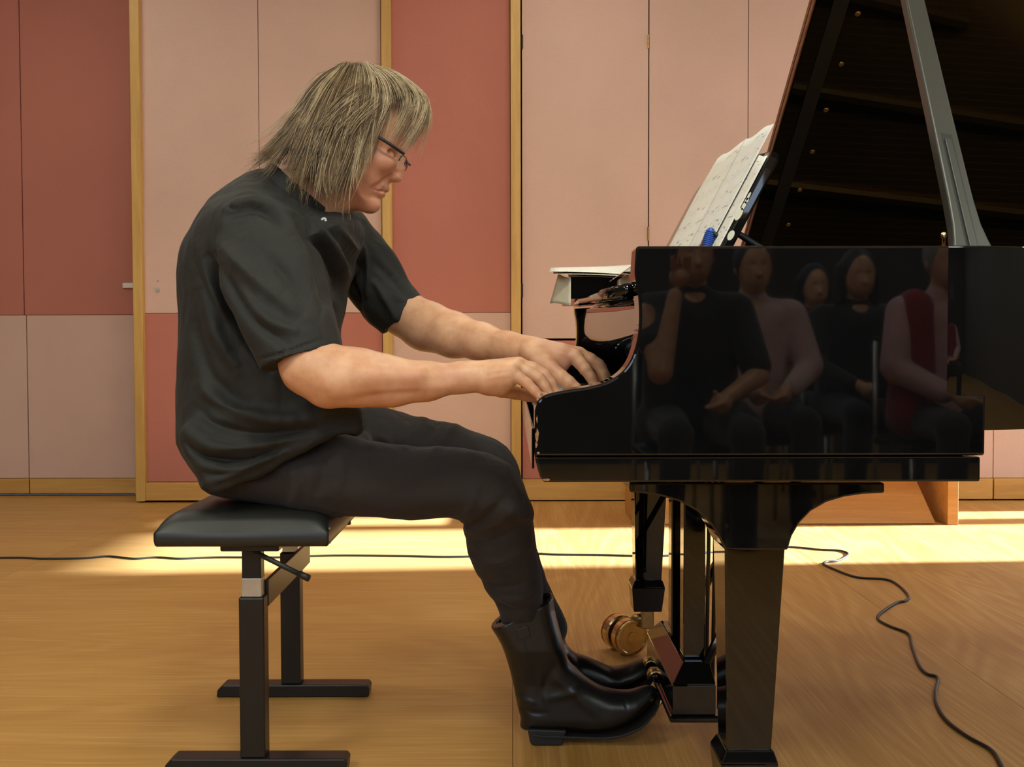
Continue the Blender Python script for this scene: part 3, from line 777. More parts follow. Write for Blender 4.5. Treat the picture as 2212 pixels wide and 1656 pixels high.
V, Fc = tube_geo([at(646, 1239, 1.985), at(668, 1249, 1.98)], [.0065, .0068], 12); mk('lever_grip', V, Fc, M['rubber'], ha, True)
V, Fc = lathe_geo([(0, .008), (.022, .008)], at(735, 1129, 2.25), (1, -.1, .2), 12); mk('knob', V, Fc, M['rubber'], bench, True)
# ------------------------------------------------------------------ implicit-surface modelling (numpy)
class Field:
    def __init__(s, lo, hi, h):
        s.lo = np.array(lo, float); s.h = h
        s.n = np.ceil((np.array(hi) - s.lo) / h).astype(int) + 1
        s.f = np.full(s.n, 1.0, np.float32)
        s.ax = [(s.lo[i] + h * np.arange(s.n[i])).astype(np.float32) for i in range(3)]
    def reg(s, lo, hi, m):
        a = np.clip(np.floor((np.array(lo) - m - s.lo) / s.h).astype(int), 0, s.n - 1)
        b = np.clip(np.ceil((np.array(hi) + m - s.lo) / s.h).astype(int) + 1, 1, s.n)
        sl = tuple(slice(a[i], b[i]) for i in range(3))
        X = s.ax[0][sl[0]][:, None, None]; Y = s.ax[1][sl[1]][None, :, None]; Z = s.ax[2][sl[2]][None, None, :]
        return sl, X, Y, Z
    def merge(s, sl, d, k, op='add'):
        a = s.f[sl]; d = d.astype(np.float32)
        if op == 'add':
            if k <= 0: s.f[sl] = np.minimum(a, d); return
            h = np.clip(.5 + .5 * (a - d) / k, 0, 1); s.f[sl] = a * (1 - h) + d * h - k * h * (1 - h)
        else:
            d = -d
            if k <= 0: s.f[sl] = np.maximum(a, d); return
            h = np.clip(.5 - .5 * (a - d) / k, 0, 1); s.f[sl] = a * (1 - h) + d * h + k * h * (1 - h)
    def cone(s, a, b, ra, rb, k=.01, op='add', sq=(1, 1, 1)):
        a = np.asarray(a, float); b = np.asarray(b, float); R = max(ra, rb) + k + .01
        sl, X, Y, Z = s.reg(np.minimum(a, b), np.maximum(a, b), R)
        ab = b - a; L2 = max(float(ab @ ab), 1e-12)
        t = np.clip(((X - a[0]) * ab[0] + (Y - a[1]) * ab[1] + (Z - a[2]) * ab[2]) / L2, 0, 1)
        d = np.sqrt(((X - a[0] - t * ab[0]) / sq[0]) ** 2 + ((Y - a[1] - t * ab[1]) / sq[1]) ** 2 + ((Z - a[2] - t * ab[2]) / sq[2]) ** 2) - (ra + t * (rb - ra))
        s.merge(sl, d, k, op)
    def chain(s, pts, k=.01, op='add', sq=(1, 1, 1)):
        """pts: (px, py, depth, radius in photo pixels at that depth)"""
        W = [(at(p[0], p[1], p[2]), p[3] * p[2] / FPX) for p in pts]
        for (a, ra), (b, rb) in zip(W[:-1], W[1:]): s.cone(a, b, ra, rb, k, op, sq)
        if len(W) == 1: s.cone(W[0][0], W[0][0], W[0][1], W[0][1], k, op, sq)
    def ell(s, c, r, k=.01, op='add', rot=0.0):
        """ellipsoid, rot about the y axis"""
        c = np.asarray(c, float); r = np.asarray(r, float); m = max(r) + k + .01
        sl, X, Y, Z = s.reg(c, c, m)
        cs, sn = math.cos(rot), math.sin(rot)
        x = (X - c[0]) * cs + (Z - c[2]) * sn; z = -(X - c[0]) * sn + (Z - c[2]) * cs; y = Y - c[1]
        q0 = np.sqrt((x / r[0]) ** 2 + (y / r[1]) ** 2 + (z / r[2]) ** 2)
        q1 = np.sqrt((x / r[0] ** 2) ** 2 + (y / r[1] ** 2) ** 2 + (z / r[2] ** 2) ** 2) + 1e-6
        s.merge(sl, q0 * (q0 - 1) / q1, k, op)
    def poly(s, pts, D, R, W, yc, k=.01, op='add', smooth=5, cuts=(), ylim=None, shell=None):
        """inflated outline: pts photo outline at depth D; R edge radius; W(X,Z) half width; yc(X,Z) centre"""
        P = np.array([at(a, b, D)[[0, 2]] for a, b in pts])
        if smooth: P = np.array(catmull(P, smooth, True))
        wmax = ylim or .3
        ym = float(np.mean(yc)) if not callable(yc) else D
        sl, X, Y, Z = s.reg((P[:, 0].min(), ym - wmax, P[:, 1].min()), (P[:, 0].max(), ym + wmax, P[:, 1].max()), k + .012)
        x = X[:, 0, :] + 0 * Z[:, 0, :]; z = Z[:, 0, :] + 0 * X[:, 0, :]
        d = np.full(x.shape, 1e9); ins = np.zeros(x.shape, bool)
        n = len(P)
        for i in range(n):
            a, b = P[i], P[(i + 1) % n]; e = b - a
            L2 = max(float(e @ e), 1e-12)
            t = np.clip(((x - a[0]) * e[0] + (z - a[1]) * e[1]) / L2, 0, 1)
            d = np.minimum(d, (x - a[0] - t * e[0]) ** 2 + (z - a[1] - t * e[1]) ** 2)
            c = ((a[1] <= z) != (b[1] <= z)) & (x < (b[0] - a[0]) * (z - a[1]) / ((b[1] - a[1]) + 1e-15) + a[0])
            ins ^= c
        d = np.sqrt(d) * np.where(ins, -1, 1)
        w = W(x, z) if callable(W) else np.full(x.shape, W)
        y0 = yc(x, z) if callable(yc) else np.full(x.shape, yc)
        aa = np.maximum(d + R, 0)[:, None, :]
        sc = (R / w)[:, None, :]
        yy = (Y - y0[:, None, :]) * sc
        f = np.where((d + R)[:, None, :] > 0, np.sqrt(aa ** 2 + yy ** 2) - R, np.abs(yy) - R) / np.maximum(sc, 1)
        for (p, nrm) in cuts:
            g = (X - p[0]) * nrm[0] + (Y - p[1]) * nrm[1] + (Z - p[2]) * nrm[2]
            f = np.maximum(f, g)
        s.merge(sl, f, k, op)
    def cut(s, p, nrm, lo, hi, k=0):
        sl, X, Y, Z = s.reg(lo, hi, 0)
        g = (X - p[0]) * nrm[0] + (Y - p[1]) * nrm[1] + (Z - p[2]) * nrm[2]
        s.merge(sl, -g, k, 'sub')
    def mesh(s):
        f = s.f; neg = f < 0
        nx, ny, nz = f.shape
        cnt = np.zeros((nx - 1, ny - 1, nz - 1), np.uint8)
        for i in (0, 1):
            for j in (0, 1):
                for k in (0, 1): cnt += neg[i:nx - 1 + i, j:ny - 1 + j, k:nz - 1 + k]
        act = (cnt > 0) & (cnt < 8)
        I, J, K = np.nonzero(act); N = len(I)
        idx = np.full(act.shape, -1, np.int32); idx[I, J, K] = np.arange(N)
        acc = np.zeros((N, 3)); num = np.zeros(N)
        cs = [(i, j, k) for i in (0, 1) for j in (0, 1) for k in (0, 1)]
        val = {c: f[I + c[0], J + c[1], K + c[2]].astype(float) for c in cs}
        for c in cs:
            for a in range(3):
                if c[a]: continue
                d_ = list(c); d_[a] = 1; d_ = tuple(d_)
                v0, v1 = val[c], val[d_]; m = (v0 < 0) != (v1 < 0)
                t = np.where(m, v0 / np.where(m, v0 - v1, 1), 0)
                p = np.tile(np.array(c, float), (N, 1)); p[:, a] += t
                acc[m] += p[m]; num += m
        vert = s.lo + s.h * (np.stack([I, J, K], 1) + acc / num[:, None])
        quads = []
        for a in range(3):
            b, c = (a + 1) % 3, (a + 2) % 3
            sl0 = [slice(1, -1)] * 3; sl1 = [slice(1, -1)] * 3
            sl0[a] = slice(0, -1); sl1[a] = slice(1, None)
            n0, n1 = neg[tuple(sl0)], neg[tuple(sl1)]
            E = np.stack(np.nonzero(n0 != n1), 1)
            if len(E) == 0: continue
            flip = n0[tuple(E.T)]
            e = E.copy(); e[:, b] += 1; e[:, c] += 1
            q = []
            for (ob, oc) in ((-1, -1), (0, -1), (0, 0), (-1, 0)):
                g = e.copy(); g[:, b] += ob; g[:, c] += oc
                q.append(idx[g[:, 0], g[:, 1], g[:, 2]])
            q = np.stack(q, 1); q[~flip] = q[~flip][:, ::-1]
            quads.append(q)
        return vert, np.concatenate(quads)
def np_mesh(name, V, Q, mat, parent=None, smooth=True, label=None):
    Q = Q[(Q >= 0).all(1)]
    me = bpy.data.meshes.new(name)
    me.vertices.add(len(V)); me.vertices.foreach_set('co', np.asarray(V, np.float32).ravel())
    me.loops.add(Q.size); me.loops.foreach_set('vertex_index', Q.astype(np.int32).ravel())
    me.polygons.add(len(Q)); me.polygons.foreach_set('loop_start', np.arange(0, Q.size, 4, dtype=np.int32))
    me.polygons.foreach_set('loop_total', np.full(len(Q), 4, np.int32))
    me.update(calc_edges=True); me.validate()
    if smooth: me.polygons.foreach_set('use_smooth', np.ones(len(me.polygons), bool))
    for m_ in (mat if isinstance(mat, (list, tuple)) else [mat]): me.materials.append(m_)
    o = bpy.data.objects.new(name, me); put(o, parent)
    if label: o['label'] = label
    return o
def vnormals(V, Q):
    fn = np.cross(V[Q[:, 2]] - V[Q[:, 0]], V[Q[:, 3]] - V[Q[:, 1]])
    N = np.zeros_like(V)
    for k in range(4): np.add.at(N, Q[:, k], fn)
    return N / (np.linalg.norm(N, axis=1)[:, None] + 1e-12)
def smooth_mesh(V, Q, it=2, lam=.5):
    n = len(V); E = np.concatenate([Q[:, [0, 1]], Q[:, [1, 2]], Q[:, [2, 3]], Q[:, [3, 0]]])
    for r in range(it):
        for l in (lam, -lam * 1.04):
            S = np.zeros_like(V); c = np.zeros(n)
            np.add.at(S, E[:, 0], V[E[:, 1]]); np.add.at(c, E[:, 0], 1)
            np.add.at(S, E[:, 1], V[E[:, 0]]); np.add.at(c, E[:, 1], 1)
            V = V + l * (S / np.maximum(c, 1)[:, None] - V)
    return V
def folds(V, Q, strokes, D, side=-1):
    """soft cloth folds: strokes = (outline px points, height m, half width m)"""
    N = vnormals(V, Q); disp = np.zeros(len(V))
    for pts, amp, sg in strokes:
        P = np.array(catmull([at(a, b, D)[[0, 2]] for a, b in pts], 5))
        best = np.full(len(V), 1e9); tt = np.zeros(len(V))
        m = len(P)
        for i in range(m - 1):
            a, e = P[i], P[i + 1] - P[i]
            t = np.clip(((V[:, 0] - a[0]) * e[0] + (V[:, 2] - a[1]) * e[1]) / max(e @ e, 1e-12), 0, 1)
            dd = (V[:, 0] - a[0] - t * e[0]) ** 2 + (V[:, 2] - a[1] - t * e[1]) ** 2
            u = dd < best; best[u] = dd[u]; tt[u] = ((i + t) / (m - 1))[u]
        taper = np.sin(np.pi * np.clip(tt, .04, .96)) ** .6
        disp += amp * taper * np.exp(-best / sg ** 2)
    w = np.clip((-N[:, 1] if side < 0 else N[:, 1]) * 2 + .5, 0, 1)
    return V + N * (disp * w)[:, None]
def noise_disp(V, Q, amp, scale, stretch=(1, 1, 1), seed=0.0):
    N = vnormals(V, Q); s_ = np.array(stretch) * scale
    d = np.array([mnoise.noise((p[0] * s_[0] + seed, p[1] * s_[1], p[2] * s_[2])) for p in V])
    return V + N * (amp * d)[:, None]

# ------------------------------------------------------------------ materials of the pianist
def skin_mat():
    t = NT('skin'); v = t.coord()
    base = t.ramp(t.noise(v, 28, 5, .6), [(.3, srgb(202, 144, 108)), (.55, srgb(218, 164, 126)), (.75, srgb(224, 174, 138))])
    red = t.ramp(t.noise(v, 9, 3), [(.45, (0, 0, 0, 1)), (.7, (1, 1, 1, 1))])
    mx = t.n('ShaderNodeMix', data_type='RGBA'); t.l(red, mx.inputs['Factor']); t.l(base, mx.inputs['A'])
    mx.inputs['B'].default_value = srgb(202, 132, 106)
    m2 = t.n('ShaderNodeMath', op='MULTIPLY'); t.l(red, m2.inputs[0]); m2.inputs[1].default_value = .45; t.l(m2.outputs[0], mx.inputs['Factor'])
    # ruddy face: reddish towards cheek and nose
    geo = t.n('ShaderNodeNewGeometry'); fc = at(835, 365, 2.10)
    dv = t.n('ShaderNodeVectorMath', op='DISTANCE'); t.l(geo.outputs['Position'], dv.inputs[0]); dv.inputs[1].default_value = tuple(fc)
    fr = t.ramp(dv.outputs['Value'], [(.02, (.4, .4, .4, 1)), (.13, (0, 0, 0, 1))])
    mx2 = t.n('ShaderNodeMix', data_type='RGBA'); t.l(fr, mx2.inputs['Factor']); t.l(mx.outputs['Result'], mx2.inputs['A']); mx2.inputs['B'].default_value = srgb(190, 104, 88)
    t.l(mx2.outputs['Result'], t.b.inputs['Base Color'])
    t.b.inputs['Roughness'].default_value = .46
    t.b.inputs['Subsurface Weight'].default_value = .12; t.b.inputs['Subsurface Radius'].default_value = (.012, .005, .003); t.b.inputs['Subsurface Scale'].default_value = .6
    b1 = t.noise(v, 260, 4, .6); 
    t.bump(b1, .22, .0012)
    return t.m
M['skin'] = skin_mat()
def cloth(name, col, rough=.8, weave=900, sheen=.2):
    t = NT(name); v = t.coord()
    c = t.ramp(t.noise(v, 7, 4), [(.3, mix3(col, .86)), (.7, mix3(col, 1.14))]); t.l(c, t.b.inputs['Base Color'])
    t.b.inputs['Roughness'].default_value = rough
    t.b.inputs['Sheen Weight'].default_value = sheen; t.b.inputs['Sheen Roughness'].default_value = .5
    cr = t.noise(t.coord((1, 1, .7)), 16, 3, .5, 1.6)
    b1 = t.n('ShaderNodeBump'); b1.inputs['Strength'].default_value = .55; b1.inputs['Distance'].default_value = .008; t.l(cr, b1.inputs['Height'])
    b2 = t.n('ShaderNodeBump'); b2.inputs['Strength'].default_value = .12; b2.inputs['Distance'].default_value = .0006; t.l(t.noise(v, weave, 2), b2.inputs['Height'])
    t.l(b1.outputs['Normal'], b2.inputs['Normal']); t.l(b2.outputs['Normal'], t.b.inputs['Normal'])
    return t.m
M['shirt'] = cloth('black_cotton_shirt', srgb(26, 24, 20), .75, 700, .03)
M['denim'] = cloth('charcoal_denim', srgb(42, 36, 35), .88, 900, .06)
M['boot'] = plain('black_boot_leather', srgb(20, 20, 21), .34, var=.15, scale=20, bump=.1, bscale=120)
M['sole'] = plain('boot_sole', srgb(24, 23, 23), .6)

# ------------------------------------------------------------------ pianist
YM = 2.17
person = thing('person', (-0.42, YM, 0), 'person in black short-sleeved shirt and cowboy boots leaning over the piano keys', 'person')
B = Field((-.66, 1.80, .71), (.24, 2.46, 1.43), .0027)
# torso core (under the shirt), neck
B.cone(at(520, 560, YM), at(520, 860, YM), .12, .12, .02, sq=(.9, 1.25, 1))
B.cone(at(545, 520, 2.02), at(545, 520, 2.32), .06, .06, .04)
B.cone(at(600, 470, YM), at(645, 428, YM), .075, .06, .03)
B.cone(at(645, 428, YM), at(745, 360, YM), .057, .056, .03)
B.cone(at(690, 450, YM), at(742, 420, YM), .046, .036, .03)
# skull and face
B.ell(at(775, 268, YM), (.100, .074, .098), .02)
B.ell(at(745, 300, YM), (.075, .072, .08), .03)
hz = lambda py: float(at(800, py, YM)[2])
def Wf(x, z):
    return np.interp(z, [hz(460), hz(440), hz(415), hz(385), hz(345), hz(300), hz(240)], [.040, .050, .060, .069, .072, .070, .066])
face = [(800, 205), (850, 222), (874, 250), (883, 280), (882, 305), (872, 324), (866, 336), (862, 352), (858, 370), (850, 384), (843, 393), (839, 401), (838.5, 408), (832, 413.5),
        (829, 419), (820, 426), (813, 431), (813, 439), (808, 449), (796, 456), (778, 456), (755, 447), (735, 425), (722, 385), (722, 320), (745, 240)]
B.poly(face, YM, .078, Wf, YM, .012, smooth=3, ylim=.09)
# brow, nose, lips, chin, cheek
for sg in (-1, 1):
    q = at(866, 318, YM); B.cone(q + np.array([-.004, sg * .008, 0]), q + np.array([-.020, sg * .042, .004]), .008, .007, .012)
    q = at(840, 362, YM); B.ell(q + np.array([0, sg * .043, .004]), (.022, .016, .016), .02)
    q = at(859, 342, YM); B.ell(q + np.array([-.010, sg * .034, 0]), (.016, .0165, .012), .008, 'sub')      # socket
    B.ell(q + np.array([-.0165, sg * .031, -.001]), (.0125, .0125, .0115), .003)                            # lid over the eyeball
    q = at(851, 385, YM); B.ell(q + np.array([0, sg * .0125, 0]), (.0105, .0075, .008), .005)               # nostril wing
q0, q1, q2 = at(866, 336, YM), at(862, 362, YM), at(860.5, 384.5, YM)
B.cone(q0, q1, .0075, .009, .010); B.cone(q1, q2, .0082, .0078, .010); B.ell(at(855, 386.5, YM), (.0130, .0085, .0070), .004)
B.cone(at(846, 391, YM) + np.array([0, -.006, -.001]), at(851, 391, YM) + np.array([0, -.006, -.001]), .0028, .0028, .002, 'sub')
B.cone(at(833, 407, YM) + np.array([0, -.010, 0]), at(833, 407, YM) + np.array([0, .010, 0]), .0062, .0062, .006)
B.cone(at(824, 419, YM) + np.array([0, -.011, 0]), at(824, 419, YM) + np.array([0, .011, 0]), .0068, .0068, .006)
m0 = at(836, 413.2, YM)
for sg in (-1, 1):
    B.cone(m0, m0 + np.array([-.012, sg * .020, -.0015]), .0018, .0018, .0025, 'sub')
    B.cone(m0 + np.array([-.012, sg * .020, -.0015]), m0 + np.array([-.021, sg * .028, -.002]), .0016, .0009, .0025, 'sub')
    B.cone(at(846, 385, YM) + np.array([-.006, sg * .023, 0]), at(818, 412, YM) + np.array([-.006, sg * .036, 0]), .0012, .0006, .014, 'sub')   # nasolabial fold
B.ell(at(803, 442, YM), (.018, .022, .016), .012)
# ear
for sg in (-1, 1):
    B.ell(at(727, 318, YM) + np.array([0, sg * .078, 0]), (.018, .010, .031), .008, rot=.35)
    B.ell(at(729, 316, YM) + np.array([.002, sg * .087, 0]), (.010, .006, .018), .004, 'sub', rot=.35)
# near (right) arm
DE, DW = 1.875, 1.90
B.chain([(535, 530, 1.985, 46), (600, 670, 1.93, 46), (668, 796, DE, 50), (702, 836, DE, 33)], .03)
B.chain([(672, 790, DE, 50), (735, 812, DE, 56), (785, 816, 1.88, 54), (846, 824, 1.885, 47), (922, 823, 1.89, 36), (998, 815, 1.898, 27), (1036, 812, DW, 26)], .03)
B.chain([(700, 846, DE, 21)], .03)
B.chain([(770, 850, 1.862, 14), (860, 852, 1.868, 12), (960, 832, 1.88, 8)], .02)     # ulna ridge
B.chain([(720, 830, 1.835, 10), (800, 812, 1.835, 12), (900, 812, 1.852, 8)], .03)    # muscle
def hand(spec, k=.006):
    for pts in spec: B.chain(pts, k)
# right hand: little finger nearest the camera
hand([[(1030, 812, 1.90, 27), (1062, 812, 1.90, 27), (1090, 808, 1.89, 26)]], .02)
hand([[(1050, 800, 1.93, 20), (1095, 798, 1.935, 22)], [(1060, 815, 1.915, 24), (1100, 806, 1.915, 25)], [(1055, 822, 1.89, 19), (1098, 817, 1.875, 19)]], .02)
hand([[(1060, 800, 1.885, 10), (1104, 803, 1.872, 16)], [(1062, 796, 1.90, 10), (1114, 791, 1.893, 16)], [(1062, 794, 1.915, 10), (1121, 786, 1.915, 16)], [(1064, 796, 1.93, 10), (1118, 790, 1.936, 16)]], .012)
RH = [[(1104, 806, 1.871, 14.5), (1122, 816, 1.868, 12.5), (1139, 828, 1.866, 12), (1154, 843, 1.864, 10.5), (1168, 858, 1.862, 9.5), (1176, 869, 1.861, 8.5)],
      [(1114, 793, 1.893, 15.5), (1140, 803, 1.890, 13), (1164, 817, 1.888, 13), (1177, 834, 1.886, 11.5), (1186, 851, 1.885, 10), (1190, 864, 1.885, 9)],
      [(1121, 788, 1.915, 15.5), (1152, 795, 1.912, 13), (1177, 809, 1.910, 12.5), (1191, 827, 1.908, 11.5), (1199, 846, 1.907, 10), (1203, 862, 1.907, 9)],
      [(1118, 792, 1.937, 15), (1148, 799, 1.938, 13), (1172, 812, 1.938, 12.5), (1187, 831, 1.937, 11), (1195, 848, 1.936, 10), (1199, 862, 1.936, 9)],
      [(1050, 830, 1.935, 19), (1082, 842, 1.952, 16), (1112, 848, 1.962, 14), (1138, 854, 1.968, 12.5), (1158, 861, 1.970, 10)]]
for fgr in RH:
    B.chain(fgr, .0035)
B.chain([(1082, 838, 1.89, 14), (1060, 832, 1.90, 16)], .02)
# far (left) arm
B.chain([(770, 530, 2.34, 40), (825, 615, 2.34, 38), (872, 676, 2.335, 42), (902, 712, 2.325, 26)], .03)
B.chain([(874, 678, 2.335, 40), (925, 705, 2.30, 48), (980, 723, 2.26, 44), (1040, 738, 2.21, 36), (1100, 750, 2.16, 28), (1138, 757, 2.13, 27)], .03)
B.chain([(905, 722, 2.325, 18)], .03)
# left hand: thumb nearest the camera
hand([[(1130, 756, 2.13, 26), (1165, 765, 2.115, 26), (1200, 770, 2.105, 24)]], .02)
hand([[(1150, 752, 2.115, 16), (1215, 762, 2.10, 19)], [(1150, 752, 2.135, 16), (1222, 764, 2.135, 18)], [(1145, 762, 2.09, 18), (1180, 785, 2.07, 19)], [(1170, 785, 2.09, 16), (1215, 788, 2.095, 14)]], .02)
hand([[(1160, 748, 2.11, 8), (1240, 767, 2.095, 16)], [(1165, 748, 2.125, 8), (1250, 764, 2.115, 16)], [(1165, 750, 2.14, 8), (1250, 767, 2.137, 15)]], .012)
LH = [[(1165, 780, 2.075, 19), (1192, 798, 2.06, 17), (1212, 814, 2.052, 16), (1228, 826, 2.048, 15), (1244, 838, 2.045, 12), (1252, 846, 2.044, 9)],
      [(1240, 770, 2.092, 16), (1252, 783, 2.088, 13.5), (1264, 797, 2.085, 13), (1276, 814, 2.083, 11.5), (1284, 832, 2.082, 10), (1288, 846, 2.082, 9)],
      [(1252, 766, 2.115, 15.5), (1275, 775, 2.113, 13), (1293, 787, 2.112, 12.5), (1302, 806, 2.111, 11), (1306, 826, 2.11, 10), (1307, 842, 2.11, 9)],
      [(1250, 769, 2.137, 14.5), (1278, 779, 2.138, 12.5), (1298, 793, 2.138, 12), (1308, 812, 2.138, 10.5), (1311, 832, 2.138, 9.5), (1311, 845, 2.138, 8.5)],
      [(1240, 774, 2.158, 13), (1264, 785, 2.164, 11), (1284, 800, 2.167, 10.5), (1292, 816, 2.168, 9.5), (1295, 832, 2.168, 8.5), (1296, 846, 2.168, 8)]]
for fgr in LH:
    B.chain(fgr, .0035)
V, Q = B.mesh(); V = smooth_mesh(V, Q, 2, .45)
# tendons, veins and knuckle creases on the arms
V = folds(V, Q, [([(1062, 800), (1085, 795), (1108, 792)], .0012, .004), ([(1060, 812), (1085, 808), (1102, 806)], .0012, .004),
                 ([(1160, 745), (1195, 748), (1235, 757)], .0012, .004), ([(1160, 757), (1200, 760), (1235, 770)], .0010, .004),
                 ([(735, 850), (820, 838), (900, 834), (990, 826)], .0022, .008), ([(640, 790), (660, 815), (690, 840)], .0020, .007),
                 ([(800, 848), (860, 840), (930, 838)], -.0016, .006), ([(960, 690), (1030, 712), (1100, 735)], .0016, .006),
                 ([(1046, 795), (1050, 815), (1048, 835)], -.0010, .003), ([(1053, 797), (1057, 815), (1055, 832)], -.0008, .003),
                 ([(1136, 818), (1142, 824), (1140, 832)], -.0008, .0025), ([(1160, 806), (1167, 815), (1163, 826)], -.0008, .0025)], 2.0)
np_mesh('body', V, Q, M['skin'], person)
del B

# ---- shirt
S = Field((-.76, 1.78, .52), (-.10, 2.46, 1.26), .0033)
sz = lambda py: float(at(560, py, YM)[2])
torso = [(584, 366), (612, 372), (640, 398), (668, 428), (700, 456), (735, 461), (764, 466), (782, 496), (768, 560), (750, 635), (740, 682), (731, 722), (742, 790), (768, 866), (784, 900), (780, 938),
         (732, 940), (690, 955), (600, 1008), (520, 1046), (462, 1058), (428, 1008), (404, 968), (395, 935), (395, 800), (397, 700), (399, 590), (406, 535), (426, 490), (462, 440), (506, 397), (548, 370)]
def Ws(x, z): return np.interp(z, [sz(1060), sz(980), sz(900), sz(700), sz(540), sz(470), sz(420), sz(385), sz(360)], [.185, .195, .185, .178, .188, .178, .150, .11, .08])
S.poly(torso, YM, .125, Ws, YM, .01, smooth=4, ylim=.22)
S.cone(at(540, 505, 2.02), at(560, 500, 2.30), .078, .078, .05)
def lin_y(D, p0, y0, p1, y1):
    z0, z1 = float(at(600, p0, D)[2]), float(at(600, p1, D)[2])
    return lambda x, z: y0 + (y1 - y0) * np.clip((z - z0) / (z1 - z0), 0, 1.15)
def plane(pa, pb, D, tilt=0.0):
    a, b = at(pa[0], pa[1], D), at(pb[0], pb[1], D); e = b - a
    n = np.array([e[2], 0, -e[0]]); n /= np.linalg.norm(n)
    if n[2] > 0: n = -n
    n[1] = tilt; return a, n / np.linalg.norm(n)
pn, nn = plane((574, 801), (738, 752), 1.90, -.10)
slv = [(500, 452), (560, 428), (618, 452), (664, 512), (694, 590), (716, 672), (736, 742), (752, 800), (690, 850), (610, 860), (574, 800), (535, 742), (495, 680), (462, 605), (452, 520)]
S.poly(slv, 1.91, .080, .080, lin_y(1.91, 450, 2.01, 790, 1.885), .022, smooth=4, cuts=[(pn, nn)], ylim=.25)
pf, nf = plane((828, 719), (918, 652), 2.34)
slf = [(715, 490), (775, 458), (812, 496), (846, 546), (882, 602), (918, 650), (950, 700), (880, 760), (828, 719), (790, 688), (748, 640), (715, 590)]
S.poly(slf, 2.34, .062, .066, lin_y(2.34, 470, 2.31, 710, 2.345), .022, smooth=4, cuts=[(pf, nf)], ylim=.2)
# hollow the sleeve ends so that the arms come out of an opening
def inset(poly, f, c): return [(c[0] + (x - c[0]) * f, c[1] + (y - c[1]) * f) for x, y in poly]
S.poly([(594, 806), (640, 776), (712, 752), (728, 744), (742, 800), (690, 840), (615, 850)], 1.90, .055, .066, 1.886, .0, 'sub', 3, ylim=.12)
S.poly([(838, 722), (860, 690), (908, 656), (932, 700), (880, 750)], 2.34, .045, .054, 2.343, .0, 'sub', 3, ylim=.1)
# front opening of the shirt tails
S.poly([(398, 930), (470, 900), (620, 890), (760, 870), (784, 905), (778, 936), (734, 941), (690, 957), (600, 1010), (520, 1046), (466, 1060), (432, 1012), (406, 972)], 2.0, .012, .014, lin_y(2.0, 900, 1.995, 1050, 1.985), .03, smooth=4, ylim=.05)
# shoulder yoke and sleeve seams, placket
V, Q = S.mesh(); V = smooth_mesh(V, Q, 2, .5)
V = folds(V, Q, [
    ([(500, 455), (560, 440), (620, 470), (655, 520)], 0.0117, 0.0098), ([(510, 475), (570, 462), (625, 500)], -0.0099, 0.0085),
    ([(495, 530), (560, 590), (620, 640), (690, 690)], 0.0138, 0.0126), ([(480, 560), (540, 640), (600, 700), (660, 740)], -0.0117, 0.0113),
    ([(460, 560), (500, 660), (545, 740), (585, 800)], -0.0254, 0.0098), ([(440, 540), (462, 610), (490, 680)], 0.0117, 0.0098),
    ([(560, 640), (620, 700), (690, 720)], 0.0099, 0.0098), ([(600, 560), (660, 620), (705, 680)], -0.0099, 0.0113),
    ([(640, 470), (690, 530), (712, 600), (722, 660)], -0.0196, 0.0085), ([(660, 460), (715, 530), (730, 600)], 0.0157, 0.0085), ([(690, 480), (735, 560), (735, 640)], -0.0117, 0.0070),
    ([(720, 480), (752, 540), (745, 620)], 0.0117, 0.0070),
    ([(440, 620), (470, 720), (520, 800)], 0.0117, 0.0140), ([(420, 700), (450, 800), (520, 870)], -0.0099, 0.0140),
    ([(430, 830), (500, 880), (600, 905), (700, 900)], 0.0138, 0.0113), ([(420, 880), (500, 925), (610, 935), (720, 915)], -0.0117, 0.0098),
    ([(410, 930), (470, 960), (560, 960), (660, 940)], 0.0138, 0.0091), ([(410, 955), (460, 985), (540, 990), (630, 965)], -0.0117, 0.0070),
    ([(440, 1000), (510, 1010), (590, 985)], 0.0099, 0.0070), ([(450, 1040), (520, 1020), (590, 985), (650, 960)], 0.0099, 0.0070), ([(640, 850), (700, 880), (750, 880)], 0.0099, 0.0085),
    ([(780, 490), (810, 530), (850, 580)], 0.0078, 0.0070), ([(770, 540), (810, 580), (860, 640)], -0.0078, 0.0085), ([(760, 580), (800, 640), (830, 690)], 0.0078, 0.0085),
    ([(505, 432), (508, 446), (516, 458), (560, 452), (600, 470)], -.0030, .004), ([(452, 540), (462, 600), (498, 682)], -.003, .005), ([(706, 500), (720, 560), (722, 640), (716, 700)], -.004, .004),
    ([(590, 776), (650, 762), (725, 735)], -0.0043, 0.0024), ([(655, 745), (662, 775)], 0.0029, 0.0028),
], 2.0)
V = noise_disp(V, Q, .006, 14, (1, 1, .6), 3.1); V = noise_disp(V, Q, .0022, 42, (1, 1, .5), 7.7)
shirt = np_mesh('shirt', V, Q, M['shirt'], person)
del S
